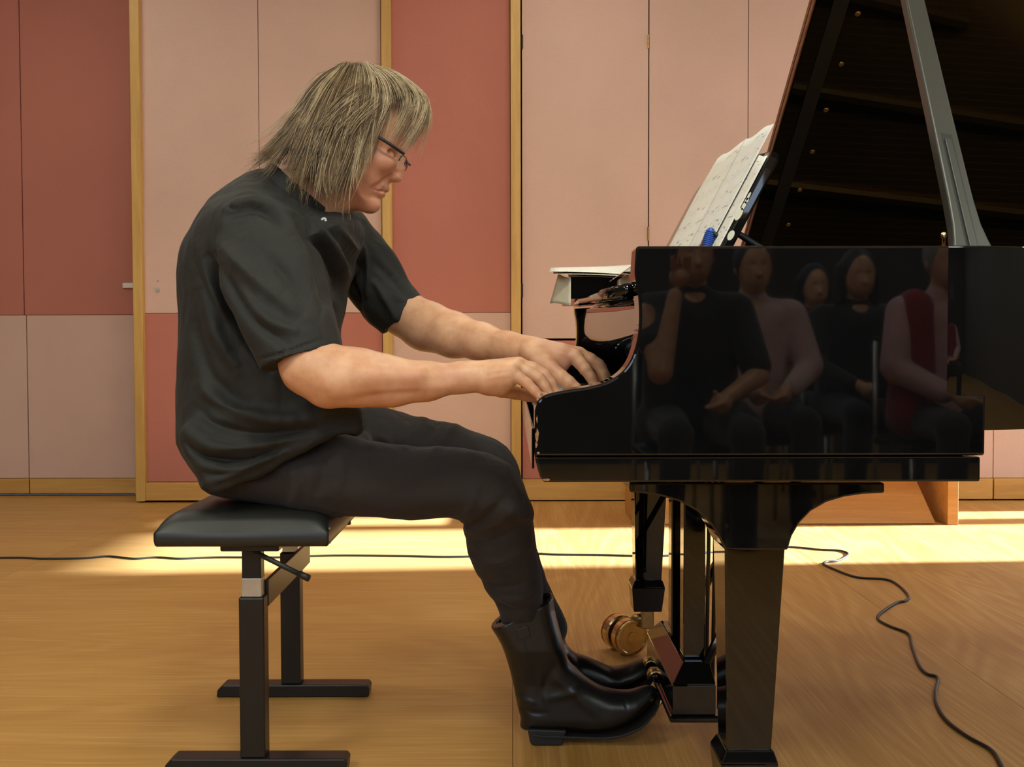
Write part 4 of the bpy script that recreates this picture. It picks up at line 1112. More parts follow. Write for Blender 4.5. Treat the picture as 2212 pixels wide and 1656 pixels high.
# stand collar
ca, cb_ = at(578, 360, YM), at(718, 478, YM)
cc = (ca + cb_) / 2; cu = (cb_ - ca) / 2; cr = np.linalg.norm(cu); cu /= cr
cn = np.array([-cu[2], 0, cu[0]]); cn = cn if cn[0] > 0 else -cn
V = []; Fc = []; NA = 48
for (h, rr) in ((-.030, 1.04), (.0, .99), (.012, .965), (.0135, .95), (.011, .935), (-.030, .96)):
    for k in range(NA):
        a = math.radians(6) + math.radians(352) * k / (NA - 1)
        V.append(cc + cu * cr * rr * math.cos(a) + np.array([0, 1, 0]) * (.082 * rr) * -math.sin(a) + cn * h)
for r_ in range(5):
    for k in range(NA - 1):
        Fc.append((r_ * NA + k, r_ * NA + k + 1, (r_ + 1) * NA + k + 1, (r_ + 1) * NA + k))
col_ = mk('collar', V, Fc, M['shirt'], shirt, True)
from mathutils.bvhtree import BVHTree
def surface_hit(px, py, objs):
    best = None
    for ob in objs:
        bv = BVHTree.FromPolygons([v.co[:] for v in ob.data.vertices], [p.vertices[:] for p in ob.data.polygons])
        h = bv.ray_cast(Vector(CAM), Vector(ray(px, py)).normalized())
        if h[0] is not None and (best is None or h[3] < best[1]): best = (np.array(h[0]), h[3])
    return best[0]
q = surface_hit(700, 476, (shirt, col_)) + np.array([0, -.0008, 0])
M['button'] = plain('pale_button', srgb(196, 198, 206), .3)
V, Fc = lathe_geo([(0, .0058), (.0015, .0062), (.0026, .0056), (.0026, .0046), (.002, .004), (.002, .0005)], q, (-.15, -1, .15), 20)
bt = mk('button', V, Fc, M['button'], shirt, label='small pale button on the collar')
for a in (.6, 2.17):
    V, Fc = tube_geo([q + np.array([math.cos(a) * .0028, -.0028, math.sin(a) * .0028]), q - np.array([math.cos(a) * .0028, .0028, math.sin(a) * .0028])], .0007, 6)
    mk('thread', V, Fc, M['rubber'], bt)

# ---- trousers
T = Field((-.74, 1.84, .14), (.22, 2.56, .84), .0045)
T.chain([(510, 990, YM, 70), (620, 990, YM, 78)], .03, sq=(1, 1.8, 1))
T.poly([(452, 985), (520, 960), (640, 950), (740, 945), (785, 935), (800, 965), (800, 1050), (740, 1112), (640, 1098), (540, 1078), (468, 1060), (448, 1036)], YM, .07, .16, YM, .03, smooth=3, ylim=.2)
DT = 2.07
T.poly([(600, 985), (700, 950), (735, 936), (800, 950), (900, 964), (1000, 968), (1060, 982), (1100, 1005), (1122, 1040), (1133, 1065), (1148, 1120), (1060, 1135), (1000, 1128), (985, 1116), (900, 1122), (820, 1118), (740, 1110), (640, 1090)], DT, .068, .078, DT, .02, smooth=4, ylim=.09)
T.poly([(1020, 1030), (1090, 1000), (1128, 1050), (1145, 1100), (1156, 1160), (1168, 1230), (1174, 1275), (1176, 1310), (1172, 1370), (1094, 1380), (1072, 1330), (1046, 1285), (1022, 1230), (1008, 1175), (1000, 1132), (1004, 1080)], 2.12, .060, lambda x, z: np.interp(z, [wz(1380, 2.12), wz(1300, 2.12), wz(1180, 2.12)], [.046, .050, .066]), lin_y(2.12, 1050, 2.08, 1340, 2.19), .02, smooth=4, ylim=.12)
DF = 2.30
T.poly([(640, 935), (740, 900), (790, 874), (850, 886), (920, 902), (1000, 922), (1060, 945), (1095, 968), (1113, 1000), (1125, 1040), (1135, 1090), (1040, 1085), (900, 1060), (740, 1040)], DF, .064, .078, DF, .02, smooth=4, ylim=.09)
T.poly([(1020, 1010), (1090, 975), (1122, 1030), (1138, 1110), (1160, 1190), (1185, 1260), (1212, 1320), (1226, 1355), (1216, 1390), (1150, 1400), (1110, 1330), (1070, 1230), (1040, 1130)], 2.32, .055, .060, lin_y(2.32, 1020, 2.30, 1340, 2.345), .02, smooth=4, ylim=.1)
V, Q = T.mesh(); V = smooth_mesh(V, Q, 2, .5)
V = folds(V, Q, [
    ([(740, 945), (760, 990), (745, 1050)], 0.0052, 0.0096), ([(800, 955), (822, 965), (818, 1000)], 0.0052, 0.0072), ([(690, 965), (720, 1000), (700, 1060)], -0.0065, 0.0096),
    ([(655, 1000), (665, 1040), (640, 1080)], 0.0065, 0.0080), ([(1000, 1128), (1045, 1110), (1090, 1060)], -0.0091, 0.0080), ([(1002, 1140), (1060, 1125), (1120, 1075)], 0.0065, 0.0080),
    ([(1010, 1165), (1070, 1160), (1130, 1120)], -0.0065, 0.0080), ([(985, 1112), (1020, 1080), (1030, 1040)], 0.0065, 0.0080), ([(1015, 1200), (1070, 1210), (1140, 1180)], 0.0052, 0.0080),
    ([(1035, 1265), (1090, 1270), (1160, 1255)], -0.0052, 0.0072), ([(1045, 1285), (1100, 1300), (1160, 1290)], 0.0065, 0.0072), ([(1060, 1315), (1110, 1325), (1165, 1315)], -0.0052, 0.0064),
    ([(860, 890), (900, 920), (880, 960)], 0.0052, 0.0080), ([(900, 900), (930, 930), (900, 965)], -0.0052, 0.0080), ([(985, 925), (960, 950), (940, 975)], 0.0052, 0.0080),
], 2.1)
V = noise_disp(V, Q, .004, 13, (1, 1, 1), 1.3); V = noise_disp(V, Q, .0014, 40, (1, 1, 1), 5.2)
np_mesh('trousers', V, Q, M['denim'], person)
del T

# ---- boots
def boot(outl, D, top, lean, heel, soles, toe_px, name_label=None, hollow=None, sh=None):
    P = np.array([at(a, b, D) for a, b in outl])
    Bf = Field((P[:, 0].min() - .02, D - .09, -.005), (P[:, 0].max() + .02, D + .09, P[:, 2].max() + .03), .0034)
    xt = float(at(toe_px, 1500, D)[0])
    zf = float(at(1200, 1440, D)[2])
    def W(x, z):
        foot = np.interp(x, [xt - .27, xt - .20, xt - .10, xt - .05, xt - .02, xt], [.036, .040, .047, .040, .028, .016])
        shaft = .056
        t = np.clip((z - zf + .03) / .08, 0, 1)
        return foot * (1 - t) + shaft * t
    pn, nn = plane(top[0], top[1], D); nn = -nn
    Bf.poly(outl, D, .036, W, D, .004, smooth=4, cuts=[(pn, nn)], ylim=.08)
    if hollow: Bf.poly(hollow, D, .04, .049, D, 0, 'sub', 3, ylim=.07)
    V, Q = Bf.mesh(); V = smooth_mesh(V, Q, 2, .45)
    return V, Q
nb_out = [(1052, 1330), (1080, 1290), (1130, 1250), (1188, 1262), (1197, 1310), (1208, 1355), (1222, 1405), (1230, 1428), (1248, 1447), (1272, 1466), (1300, 1482), (1330, 1490), (1362, 1490), (1395, 1480), (1412, 1482), (1421, 1494),
          (1417, 1510), (1396, 1534), (1360, 1558), (1320, 1572), (1270, 1577), (1220, 1574), (1132, 1574), (1124, 1548), (1116, 1515), (1108, 1475), (1098, 1435), (1082, 1388)]
V, Q = boot(nb_out, 2.21, ((1062, 1350), (1193, 1283)), 0, None, None, 1421, hollow=[(1070, 1352), (1120, 1320), (1184, 1288), (1196, 1330), (1196, 1370), (1100, 1400), (1088, 1380)])
V = folds(V, Q, [([(1190, 1450), (1230, 1480), (1300, 1540)], .004, .012), ([(1175, 1500), (1220, 1490), (1250, 1480)], .0035, .008), ([(1165, 1430), (1170, 1480), (1185, 1530)], .002, .005),
                 ([(1200, 1420), (1180, 1460), (1165, 1500)], -.003, .008), ([(1122, 1520), (1150, 1530), (1180, 1530)], -.003, .005), ([(1120, 1500), (1160, 1510)], .003, .006),
                 ([(1175, 1530), (1182, 1560), (1186, 1575)], .0012, .003), ([(1345, 1500), (1355, 1530)], -.0015, .003), ([(1120, 1340), (1135, 1400), (1150, 1450)], .0012, .003)], 2.2)
bo = np_mesh('boot', V, Q, M['boot'], person)
def sole_band(px_pts, D, t, wfun, parent):
    """welt that follows the lower edge of the boot"""
    P = catmull([at(a, b, D) for a, b in px_pts], 5); n = len(P); V = []; Fc = []
    for i, p in enumerate(P):
        w = wfun(i / (n - 1))
        V += [(p[0], D - w, p[2] + t), (p[0], D + w, p[2] + t), (p[0], D + w, p[2] - t), (p[0], D - w, p[2] - t)]
    for i in range(n - 1):
        for k in range(4): Fc.append((4 * i + k, 4 * i + (k + 1) % 4, 4 * i + 4 + (k + 1) % 4, 4 * i + 4 + k))
    Fc += [(0, 1, 2, 3), (4 * n - 1, 4 * n - 2, 4 * n - 3, 4 * n - 4)]
    return mk('sole', V, Fc, M['sole'], parent, False, .0015)
sole_band([(1142, 1575), (1180, 1577), (1240, 1580), (1290, 1581), (1340, 1573), (1385, 1550), (1415, 1519), (1423, 1500)], 2.21, .0030, lambda t: np.interp(t, [0, .1, .35, .7, .88, 1], [.032, .040, .036, .050, .036, .014]), bo)
hp = [(1139, 1574), (1222, 1577), (1216, 1600), (1212, 1609), (1150, 1609), (1144, 1600)]
hv = [at(a, b, 2.21) for a, b in hp]
zlow = min(v[2] for v in hv)
V = [(v[0], 2.21 - .036, max(v[2] - zlow + .001, .001)) for v in hv] + [(v[0], 2.21 + .036, max(v[2] - zlow + .001, .001)) for v in hv]
n = len(hv); mk('heel', V, [tuple(range(n)), tuple(range(2 * n - 1, n - 1, -1))] + [(i, (i + 1) % n, (i + 1) % n + n, i + n) for i in range(n)], M['sole'], bo, False, .003)
q = [at(1113, 1344, 2.21), at(1139, 1336, 2.21), at(1146, 1360, 2.21), at(1119, 1367, 2.21)]
V = [(v[0], 2.1505, v[2] + .001) for v in q] + [(v[0], 2.1535, v[2] + .001) for v in q]
mk('pull_tab', V, [(0, 1, 2, 3), (7, 6, 5, 4), (0, 4, 5, 1), (1, 5, 6, 2), (2, 6, 7, 3), (3, 7, 4, 0)], M['boot'], bo, bevel=.001)
fb_out = [(1105, 1340), (1150, 1290), (1190, 1285), (1218, 1345), (1222, 1385), (1240, 1408), (1262, 1416), (1295, 1430), (1322, 1440), (1350, 1436), (1380, 1426), (1400, 1425), (1413, 1436), (1413, 1448), (1396, 1466), (1362, 1482), (1310, 1491),
          (1250, 1500), (1200, 1512), (1160, 1512), (1150, 1470), (1140, 1420)]
V, Q = boot(fb_out, 2.37, ((1105, 1345), (1215, 1300)), 0, None, None, 1413)
V = folds(V, Q, [([(1225, 1400), (1240, 1425), (1250, 1450)], .003, .008), ([(1260, 1420), (1330, 1460)], .003, .010)], 2.37)
bo2 = np_mesh('boot', V, Q, M['boot'], person)
sole_band([(1160, 1512), (1200, 1514), (1250, 1503), (1310, 1494), (1364, 1485), (1399, 1468), (1416, 1447)], 2.37, .003, lambda t: np.interp(t, [0, .1, .35, .7, .88, 1], [.032, .040, .036, .048, .034, .014]), bo2)
hv = [at(a, b, 2.37) for a, b in [(1162, 1514), (1235, 1510), (1232, 1536), (1168, 1540)]]
V = [(v[0], 2.37 - .034, v[2]) for v in hv] + [(v[0], 2.37 + .034, v[2]) for v in hv]
mk('heel', V, [(0, 1, 2, 3), (7, 6, 5, 4), (0, 4, 5, 1), (1, 5, 6, 2), (2, 6, 7, 3), (3, 7, 4, 0)], M['sole'], bo2, False, .003)

# ---- glasses
M['frame_black'] = plain('black_spectacle_frame', srgb(26, 30, 34), .35)
M['glass'] = NT('spectacle_glass').set(Roughness=.02).m
_g = M['glass'].node_tree.nodes['Principled BSDF']
_g.inputs['Base Color'].default_value = (1, 1, 1, 1); _g.inputs['Transmission Weight'].default_value = 1.0; _g.inputs['IOR'].default_value = 1.08; _g.inputs['Alpha'].default_value = .35
gl = tube('spectacles', [at(880, 345, YM) + np.array([0, -.062, 0]), at(852, 327, YM) + np.array([0, -.076, 0]), at(820, 308, YM) + np.array([0, -.083, 0]), at(765, 297, YM) + np.array([0, -.088, 0]), at(735, 300, YM) + np.array([0, -.088, 0])], [.0032, .0034, .0030, .002, .002], M['frame_black'], person, 8)
gl.data.transform(Matrix.Identity(4))
V, Fc = tube_geo([at(880, 345, YM) + np.array([0, .062, 0]), at(852, 327, YM) + np.array([0, .076, 0]), at(820, 308, YM) + np.array([0, .083, 0]), at(735, 300, YM) + np.array([0, .088, 0])], .0024, 8); mk('temple', V, Fc, M['frame_black'], gl, True)
for sg in (-1, 1):
    g0, g1 = at(881, 345, YM), at(868, 372, YM); up = g0 - g1; ln = np.linalg.norm(up); up /= ln
    ring_ = []
    for k in range(33):
        a = 2 * math.pi * k / 32; u, v = math.cos(a), math.sin(a)
        sx = abs(u) ** .6 * (1 if u > 0 else -1); sv = abs(v) ** .6 * (1 if v > 0 else -1)
        ring_.append((g0 + g1) / 2 + np.array([-.004 * abs(1 + sx * sg) * .0, sg * .036 + sx * .025, 0]) + up * sv * ln / 2 + np.array([-.006 * (sx * sg + 1) / 2, 0, 0]))
    V, Fc = tube_geo([p for p in ring_[:17]], .0013, 6, True); mk('rim', V, Fc, M['frame_black'], gl, True)
    c = sum(ring_[:-1]) / 32
    V = [p + np.array([-.0006, 0, 0]) for p in ring_[:-1]] + [p + np.array([.0006, 0, 0]) for p in ring_[:-1]]
    mk('lens', V, [tuple(range(32)), tuple(range(63, 31, -1))] + [(i, (i + 1) % 32, (i + 1) % 32 + 32, i + 32) for i in range(32)], M['glass'], gl, False)
V, Fc = tube_geo([at(880, 349, YM) + np.array([0, -.012, 0]), at(879, 347, YM), at(880, 349, YM) + np.array([0, .012, 0])], .0013, 6); mk('bridge', V, Fc, M['frame_black'], gl, True)
# eyebrow and lashes
M['brow'] = plain('brow_hair', srgb(96, 80, 64), .6)
rnd = random.Random(4)
V = []; Fc = []
for k in range(90):
    for sg in (-1, 1):
        t = rnd.random(); b0 = at(868 - 20 * t + rnd.uniform(-1.5, 1.5), 316 - 4 * t + rnd.uniform(-3, 3), YM) + np.array([0, sg * (.012 + .036 * t), 0])
        b0 = b0 + np.array([.004, 0, 0]); b1 = b0 + np.array([.001 - .006 * t, sg * .006, -.003 + .002 * rnd.random()])
        v, f = tube_geo([b0, b1], [.0004, .0002], 3, False); n = len(V); V += v; Fc += [tuple(i + n for i in q) for q in f]
mk('eyebrows', V, Fc, M['brow'], person)
V = []; Fc = []
for sg in (-1, 1):
    c = at(859, 342, YM) + np.array([-.0165, sg * .031, -.001])
    pts = [c + np.array([.0128 * math.cos(a) * math.cos(.15), sg * .0128 * math.sin(a), -.0035]) for a in np.linspace(-.5, 1.3, 9)]
    v, f = tube_geo(pts, .0009, 5); n = len(V); V += v; Fc += [tuple(i + n for i in q) for q in f]
mk('eyelashes', V, Fc, plain('lash_brown', srgb(70, 42, 34), .6), person, True)
# ---- hair
def hair_mat(name, col, k=1.0):
    t = NT(name); v = t.coord((1, 1, 1))
    c = t.ramp(t.noise(v, 45, 2), [(.3, mix3(col, .75)), (.7, mix3(col, 1.2))]); t.l(c, t.b.inputs['Base Color'])
    t.b.inputs['Roughness'].default_value = .42; t.b.inputs['Specular IOR Level'].default_value = .45
    return t.m
M['hair_cap'] = hair_mat('dark_under_hair', srgb(60, 47, 34))
M['hair0'] = hair_mat('brown_grey_hair', srgb(72, 55, 38)); M['hair1'] = hair_mat('mid_grey_hair', srgb(104, 82, 57))
M['hair2'] = hair_mat('light_grey_hair', srgb(144, 118, 86)); M['hair3'] = hair_mat('pale_grey_hair', srgb(198, 174, 138))
H = Field((-.58, 2.05, 1.0), (-.18, 2.29, 1.46), .0042)
cap = [(762, 149), (800, 152), (845, 176), (884, 210), (892, 226), (868, 231), (848, 240), (834, 285), (815, 316), (790, 342), (765, 364), (735, 376), (700, 370), (672, 358), (650, 343), (628, 330), (645, 290), (672, 230), (705, 180), (735, 157)]
def Wc(x, z):
    return np.interp(z, [hz(380), hz(320), hz(240), hz(190), hz(160), hz(145)], [.080, .086, .082, .068, .052, .04])
H.poly(cap, YM, .075, Wc, YM, .005, smooth=4, ylim=.1)
V, Q = H.mesh(); V = smooth_mesh(V, Q, 2, .5)
hair = np_mesh('hair', V, Q, M['hair_cap'], person)
guides = [   # (px, py, metres towards the camera) back of the head -> side -> temple -> fringe
    [(742, 143, .000), (700, 172, .005), (664, 222, .008), (634, 272, .008), (600, 318, .010), (572, 345, .010), (550, 360, .012)],
    [(744, 143, .020), (698, 182, .038), (660, 240, .046), (630, 292, .050), (598, 334, .052), (572, 354, .054), (556, 364, .056)],
    [(748, 145, .030), (702, 198, .062), (668, 260, .074), (640, 312, .080), (612, 348, .084), (588, 362, .086), (568, 368, .088)],
    [(752, 147, .036), (708, 212, .076), (678, 276, .089), (652, 330, .094), (632, 366, .096), (622, 386, .096), (612, 398, .096)],
    [(756, 148, .040), (718, 224, .083), (694, 292, .097), (672, 350, .102), (656, 394, .100), (652, 420, .096), (664, 438, .092)],
    [(762, 148, .042), (732, 232, .087), (710, 304, .100), (694, 362, .105), (682, 408, .103), (678, 436, .099), (688, 452, .095)],
    [(770, 148, .043), (750, 232, .088), (730, 306, .101), (714, 368, .106), (703, 414, .104), (700, 444, .100), (706, 462, .096)],
    [(778, 148, .043), (772, 226, .087), (752, 304, .100), (738, 368, .105), (727, 418, .103), (722, 448, .099), (722, 470, .094)],
    [(786, 148, .042), (794, 220, .084), (780, 296, .097), (764, 358, .101), (750, 408, .100), (741, 440, .096), (736, 466, .092)],
    [(792, 148, .040), (812, 212, .078), (806, 278, .091), (792, 334, .095), (776, 384, .095), (764, 418, .092), (752, 446, .088)],
    [(796, 148, .036), (830, 200, .068), (834, 252, .080), (824, 300, .085), (808, 340, .088), (794, 372, .088), (784, 398, .086)],
]
fringe = [
    [(796, 147, .030), (842, 178, .052), (866, 214, .064), (868, 250, .070), (858, 284, .075), (842, 310, .078), (818, 332, .080)],
    [(798, 146, .022), (852, 170, .040), (890, 206, .052), (898, 238, .058), (886, 272, .062), (870, 302, .066), (850, 326, .070)],
    [(800, 146, .010), (858, 168, .024), (904, 206, .032), (918, 236, .040), (908, 272, .046), (892, 306, .050), (876, 340, .054)],
    [(800, 146, -.006), (862, 168, .006), (912, 208, .010), (926, 234, .016), (918, 272, .022), (900, 312, .026), (882, 350, .030)],
]
cross = [
    [(830, 158, .010), (800, 190, .060), (765, 225, .092), (735, 262, .103), (712, 300, .108), (697, 340, .110), (688, 380, .108)],
    [(860, 176, .020), (836, 205, .060), (802, 240, .088), (768, 272, .102), (744, 302, .108), (732, 336, .109), (722, 372, .107)],
    [(882, 196, .030), (862, 224, .060), (838, 254, .080), (814, 286, .094), (796, 322, .101), (782, 360, .102), (770, 396, .100)],
]
def resample(g, n):
    P = np.array([at(a, b, YM) + np.array([0, -y, 0]) for a, b, y in g])
    C = np.array(catmull(P, 8)); d = np.concatenate([[0], np.cumsum(np.linalg.norm(np.diff(C, axis=0), axis=1))]); d /= d[-1]
    t = np.linspace(0, 1, n); return np.stack([np.interp(t, d, C[:, i]) for i in range(3)], 1)
NP_ = 15
rs = np.random.RandomState(11)
def strands(G, count, jit, clump, cols, smin=0.0, smax=.3, emin=.8, far=False, wave=.003, rad=.00055, band=None, elo=None, ehi=None):
    GR = np.array([resample(g, 40) for g in G])
    if far:
        GR = GR.copy(); GR[:, :, 1] = 2 * YM - GR[:, :, 1]
    out = []; nG = len(G)
    ncl = max(1, count // 14)
    cu_ = rs.rand(ncl) * (nG - 1.001) if band is None else band[0] + rs.rand(ncl) * (band[1] - band[0]); cj = rs.randn(ncl, 3) * jit; cph = rs.rand(ncl, 2) * 6.28; cend = emin + (1.02 - emin) * rs.rand(ncl)
    crad = rs.rand(ncl)
    if elo: cend = elo + (ehi - elo) * rs.rand(ncl)
    for s_ in range(count):
        c = rs.randint(ncl)
        u = np.clip(cu_[c] + rs.randn() * .30, 0, nG - 1.001); u2 = np.clip(cu_[c] + rs.randn() * .07, 0, nG - 1.001)
        s0 = smin + (smax - smin) * rs.rand() ** 1.4; s1 = cend[c] * (1 - .10 * rs.rand())
        t = np.linspace(s0, max(s1, s0 + .25), NP_)
        def ev(u):
            i = int(u); f = u - i; ti = t * 39; k = np.clip(ti.astype(int), 0, 38); fr = np.clip(ti - k, 0, 1.6)[:, None]
            A = GR[i, k] * (1 - fr) + GR[i, k + 1] * fr; B_ = GR[i + 1, k] * (1 - fr) + GR[i + 1, k + 1] * fr
            return A * (1 - f) + B_ * f
        w = (np.clip((t - .15) / .6, 0, 1) ** 1.2 * clump)[:, None]
        P = ev(u) * (1 - w) + ev(u2) * w
        tl = ((t - s0) / (1 - s0 + 1e-6))[:, None]
        P = P + cj[c] * (.2 + .8 * tl + 1.1 * tl ** 3) + rs.randn(3) * jit * .45 * (.4 + .6 * tl)
        P = P + np.stack([np.sin(t * 7 + cph[c, 0]), np.sin(t * 6 + cph[c, 1]) * .5, np.cos(t * 5 + cph[c, 1]) * .4], 1) * wave * tl
        P = P + rs.randn(3) * .0045 * tl ** 2
        # lift: layers of different height above the head
        lay = rs.rand() * .010 - .004
        P[:, 1] += (lay if far else -lay) * np.sin(np.clip(tl[:, 0], 0, 1) * 3.14 * .8 + .3)
        out.append((P, rad * rs.uniform(.6, 1.25), cols[rs.randint(len(cols))] if crad[c] < .75 else max(cols)))
    return out
ST = []
allg = guides + fringe
ST += strands(allg, 2200, .004, .6, [0, 1, 1, 2], smax=.25, emin=.40, elo=.40, ehi=.62)
ST += strands(guides, 2600, .0055, .93, [0, 0, 0, 1, 1, 2], smax=.42, emin=.5)
ST += strands(guides, 800, .010, .9, [1, 2, 2, 3], smax=.35, emin=.6, wave=.009)
ST += strands(guides, 420, .008, .9, [2, 3], smin=.30, smax=.6, emin=.85, wave=.009, band=(4, 10))
ST += strands(guides, 500, .006, .9, [1, 2, 2], smin=.2, smax=.5, emin=.8, wave=.006, band=(0, 3.5))
ST += strands(fringe, 1000, .004, .7, [1, 2, 2, 3], smax=.15, emin=.45, elo=.38, ehi=.54, wave=.004)
ST += strands(fringe, 150, .005, .8, [2, 2, 3, 3], smax=.25, emin=.7, wave=.006)
ST += strands(fringe[1:], 170, .007, .8, [2, 3, 3], smax=.2, emin=.85, wave=.008)
ST += strands(allg, 300, .007, .8, [2, 3], smax=.2, emin=.55, wave=.008, band=(6, 13))
ST += strands(guides, 1200, .005, .8, [0, 1, 1, 2], smax=.4, emin=.7, far=True)
ST += strands(fringe, 260, .004, .8, [1, 2, 3], smax=.25, emin=.5, far=True)
ST += strands(cross, 520, .006, .93, [1, 1, 2, 3], smax=.3, emin=.5, wave=.007)
ST += strands(allg, 420, .004, .6, [0, 1, 1, 2, 3], smax=.2, emin=.4, elo=.36, ehi=.6, band=(9.6, 11.9))
# flyaway hairs on the crown
for k in range(160):
    a = at(rs.uniform(690, 900), 0, YM)
    px = rs.uniform(700, 915); top = np.interp(px, [690, 740, 800, 850, 890, 925], [180, 146, 148, 172, 205, 228])
    p0 = at(px, top + 6, YM) + np.array([0, rs.uniform(-.05, .03), 0]); d = np.array([rs.uniform(-.02, .03), rs.uniform(-.01, .01), rs.uniform(.004, .016)])
    e = np.array([rs.uniform(-.02, .03), 0, -.012])
    t = np.linspace(0, 1, NP_)[:, None]; ST.append((p0 + d * t * 1.2 + e * t ** 2, .00028, rs.randint(1, 4)))
nS = len(ST); NV = NP_ * 3
VV = np.zeros((nS, NP_, 3, 3)); MI = np.zeros(nS, int)
for i, (P, r, c) in enumerate(ST):
    T_ = np.gradient(P, axis=0); T_ /= np.linalg.norm(T_, axis=1)[:, None] + 1e-9
    A = np.cross(T_, np.array([.13, .9, .2])); A /= np.linalg.norm(A, axis=1)[:, None] + 1e-9; Bn = np.cross(T_, A)
    rr = r * np.interp(np.linspace(0, 1, NP_), [0, .15, .7, 1], [.7, 1, .9, .25])[:, None]
    for k in range(3):
        an = 2 * math.pi * k / 3; VV[i, :, k] = P + (A * math.cos(an) + Bn * math.sin(an)) * rr
    MI[i] = c
q_ = []
for j in range(NP_ - 1):
    for k in range(3):
        q_.append((j * 3 + k, j * 3 + (k + 1) % 3, (j + 1) * 3 + (k + 1) % 3, (j + 1) * 3 + k))
q_ = np.array(q_)
QQ = (q_[None] + (np.arange(nS) * NV)[:, None, None]).reshape(-1, 4)
hs = np_mesh('hair_strands', VV.reshape(-1, 3), QQ, [M['hair0'], M['hair1'], M['hair2'], M['hair3']], hair)
hs.data.polygons.foreach_set('material_index', np.repeat(MI, len(q_)).astype(np.int32)); hs['kind'] = 'stuff'
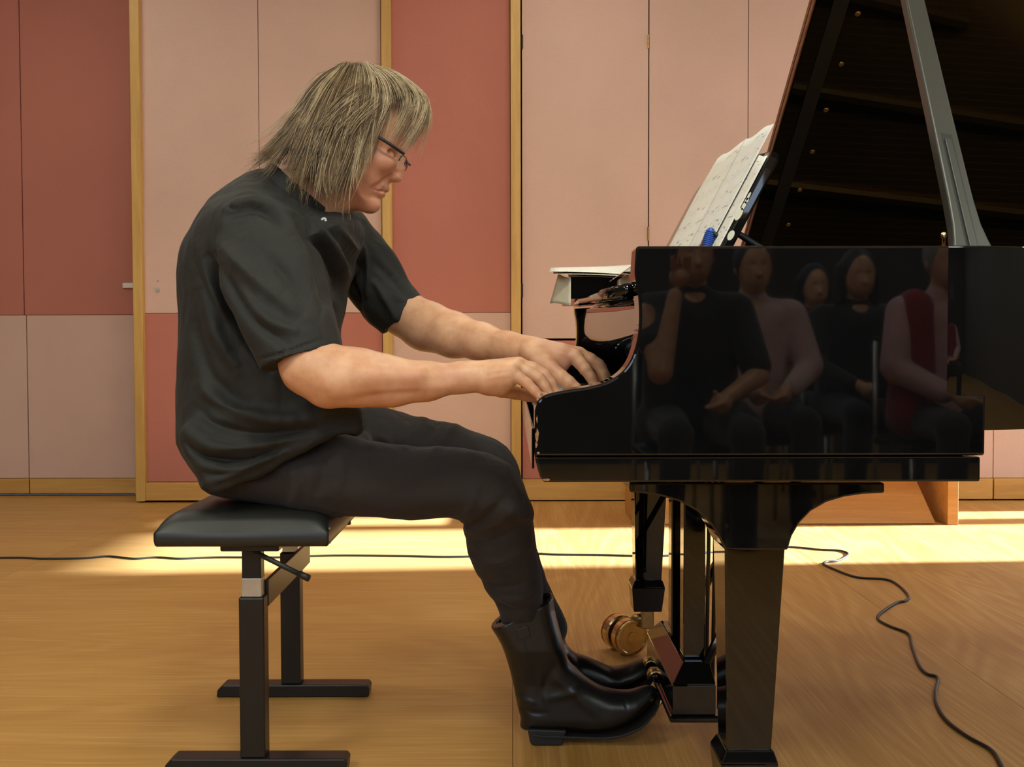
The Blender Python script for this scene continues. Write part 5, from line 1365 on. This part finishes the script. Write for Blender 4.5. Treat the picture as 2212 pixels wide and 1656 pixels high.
# ------------------------------------------------------------------ listeners seated behind the camera; the piano's polished side mirrors them
def listener(x, y, label, shirt, hairc, raised=False, vest=None, lean=0.0, hl=.02):
    t = thing('person', (x, y, 0), label, 'person', 'listeners seated in front of the piano')
    S_ = cloth('listener_shirt', shirt, .8, 300); Hc = plain('listener_hair', hairc, .6); Tr = cloth('listener_trousers', srgb(44, 44, 52), .85, 300)
    def blk(name, lo, hi, h, fn, mat, parent=t):
        F_ = Field((x + lo[0], y + lo[1], lo[2]), (x + hi[0], y + hi[1], hi[2]), h); fn(F_)
        v, q = F_.mesh(); v = smooth_mesh(v, q, 2, .5); return np_mesh(name, v, q, mat, parent)
    p = lambda a, b, c: np.array([x + a, y + b, c])
    hx = lean
    def body(F_):
        F_.ell(p(hx, .03, 1.225), (.076, .096, .112), .01); F_.ell(p(hx, .075, 1.165), (.056, .055, .065), .02)
        F_.cone(p(hx, .125, 1.20), p(hx, .138, 1.175), .010, .014, .008)
        for s in (-1, 1):
            F_.ell(p(hx + s * .078, .01, 1.21), (.01, .02, .03), .006)
            F_.ell(p(hx + s * .032, .118, 1.222), (.016, .014, .010), .006, 'sub'); F_.ell(p(hx + s * .032, .104, 1.221), (.012, .012, .011), .002)
        F_.cone(p(hx - .018, .122, 1.142), p(hx + .018, .122, 1.142), .007, .007, .006)
        F_.cone(p(hx, .0, 1.13), p(0, -.03, 1.02), .055, .062, .02); F_.cone(p(0, -.03, 1.0), p(0, -.05, .6), .11, .11, .03)
        for s in (-1, 1):
            if raised and s < 0:
                F_.cone(p(s * .20, .08, .98), p(s * .16, .24, .76), .045, .04, .02); F_.cone(p(s * .16, .24, .76), p(s * .10, .20, 1.05), .045, .028, .02); hd = p(s * .08, .18, 1.12); dr = (0, 0, 1)
            else:
                F_.cone(p(s * .20, .0, .98), p(s * .24, .10, .74), .045, .04, .02); F_.cone(p(s * .24, .10, .74), p(s * .07, .30, .66), .042, .028, .02); hd = p(s * .05, .34, .645); dr = (-s, .3, 0)
            F_.ell(hd, (.04, .045, .04), .015)
            for k in range(4):
                a = hd + np.array([0, 0, 0]) + (np.array([-.03 + .02 * k, .02, .03]) if dr[2] else np.array([0, .045 - .022 * k, .005])); b = a + (np.array([0, .035, .045]) if dr[2] else np.array([-s * .06, .01, -.02]))
                F_.cone(a, b, .010, .008, .004)
            F_.cone(hd, hd + (np.array([.035, .03, .03]) if dr[2] else np.array([-s * .03, .02, .045])), .012, .009, .006)
    bd = blk('body', (-.36, -.2, .55), (.36, .45, 1.37), .009, body, M['skin'])
    def shirt_(F_):
        F_.cone(p(0, -.04, .95), p(0, -.05, .56), .135, .15, .03, sq=(1.35, 1, 1)); F_.cone(p(-.15, -.02, 1.0), p(.15, -.02, 1.0), .07, .07, .05); F_.cone(p(0, -.02, 1.04), p(hx * .3, -.01, 1.075), .09, .066, .03)
        for s in (-1, 1):
            if raised and s < 0: F_.cone(p(s * .18, .0, 1.0), p(s * .175, .15, .87), .065, .062, .03)
            else: F_.cone(p(s * .18, 0, 1.0), p(s * .235, .08, .78), .068, .062, .03); (raised or F_.cone(p(s * .235, .09, .76), p(s * .11, .26, .67), .058, .045, .02))
    so_ = blk('shirt', (-.36, -.26, .50), (.36, .36, 1.12), .010, shirt_, S_)
    def legs(F_):
        F_.cone(p(-.1, -.06, .55), p(.1, -.06, .55), .12, .12, .03)
        for s in (-1, 1):
            F_.cone(p(s * .10, 0, .55), p(s * .13, .40, .54), .085, .065, .03); F_.cone(p(s * .13, .41, .53), p(s * .14, .40, .12), .062, .048, .02)
    blk('trousers', (-.3, -.25, .05), (.3, .52, .70), .012, legs, Tr)
    for s in (-1, 1):
        def shoe(F_): F_.cone(p(s * .14, .38, .048), p(s * .15, .55, .040), .043, .036, .01); F_.cut(p(0, 0, .004), (0, 0, -1), p(-.3, .2, -.1), p(.3, .7, .2))
        blk('shoe', (s * .14 - .08, .30, -.002), (s * .14 + .08, .64, .12), .007, shoe, M['boot'])
    def hair_(F_):
        F_.ell(p(hx, .005, 1.245), (.090, .104, .114), .01); F_.ell(p(hx, .12, 1.17), (.066, .075, .10), .02, 'sub')
        if hl > .03:
            for s in (-1, 1): F_.cone(p(hx + s * .075, -.01, 1.25), p(hx + s * .088, .0, 1.25 - hl), .035, .03, .02)
            F_.cone(p(hx, -.06, 1.25), p(hx, -.07, 1.25 - hl), .06, .05, .03)
    blk('hair', (-.22, -.2, 1.0), (.22, .2, 1.42), .009, hair_, Hc)
    if vest:
        def vs_(F_):
            for s in (-1, 1): F_.cone(p(s * .13, .0, 1.0), p(s * .15, .03, .58), .10, .12, .02, sq=(.8, 1.06, 1))
        blk('cardigan', (-.36, -.26, .42), (.36, .30, 1.12), .011, vs_, cloth('listener_cardigan', vest, .85, 300), so_)
    c = thing('chair', (x, y - .05, 0), 'dark audience chair under the ' + label.split(' seated')[0], 'chair', 'audience chairs')
    box('seat', x - .22, x + .22, y - .22, y + .2, .42, .45, M['benchmetal'], c, .008); box('backrest', x - .2, x + .2, y - .30, y - .28, .62, .9, M['benchmetal'], c, .006)
    for sx in (-1, 1):
        tube('leg', [(x + sx * .2, y + .18, 0), (x + sx * .2, y + .17, .42)], .011, M['steel'], c, 8)
        tube('leg', [(x + sx * .2, y - .28, 0), (x + sx * .2, y - .25, .45), (x + sx * .19, y - .285, .88)], .011, M['steel'], c, 8)
listener(.72, -1.15, 'listener in dark short-sleeved top seated with one hand raised', srgb(26, 26, 30), srgb(40, 32, 28), raised=True)
listener(1.10, -1.75, 'listener in pale pink shirt seated with hands in the lap', srgb(214, 176, 176), srgb(44, 38, 34))
listener(1.80, -3.2, 'listener in red top seated in the last row', srgb(130, 24, 26), srgb(30, 24, 22), hl=.2)
listener(1.76, -2.3, 'listener in long-sleeved black top seated behind the cardigan wearer', srgb(24, 24, 28), srgb(28, 22, 20), hl=.16)
listener(1.84, -1.42, 'listener in pink shirt and red cardigan seated at the end', srgb(206, 160, 164), srgb(140, 132, 124), vest=srgb(140, 20, 24))
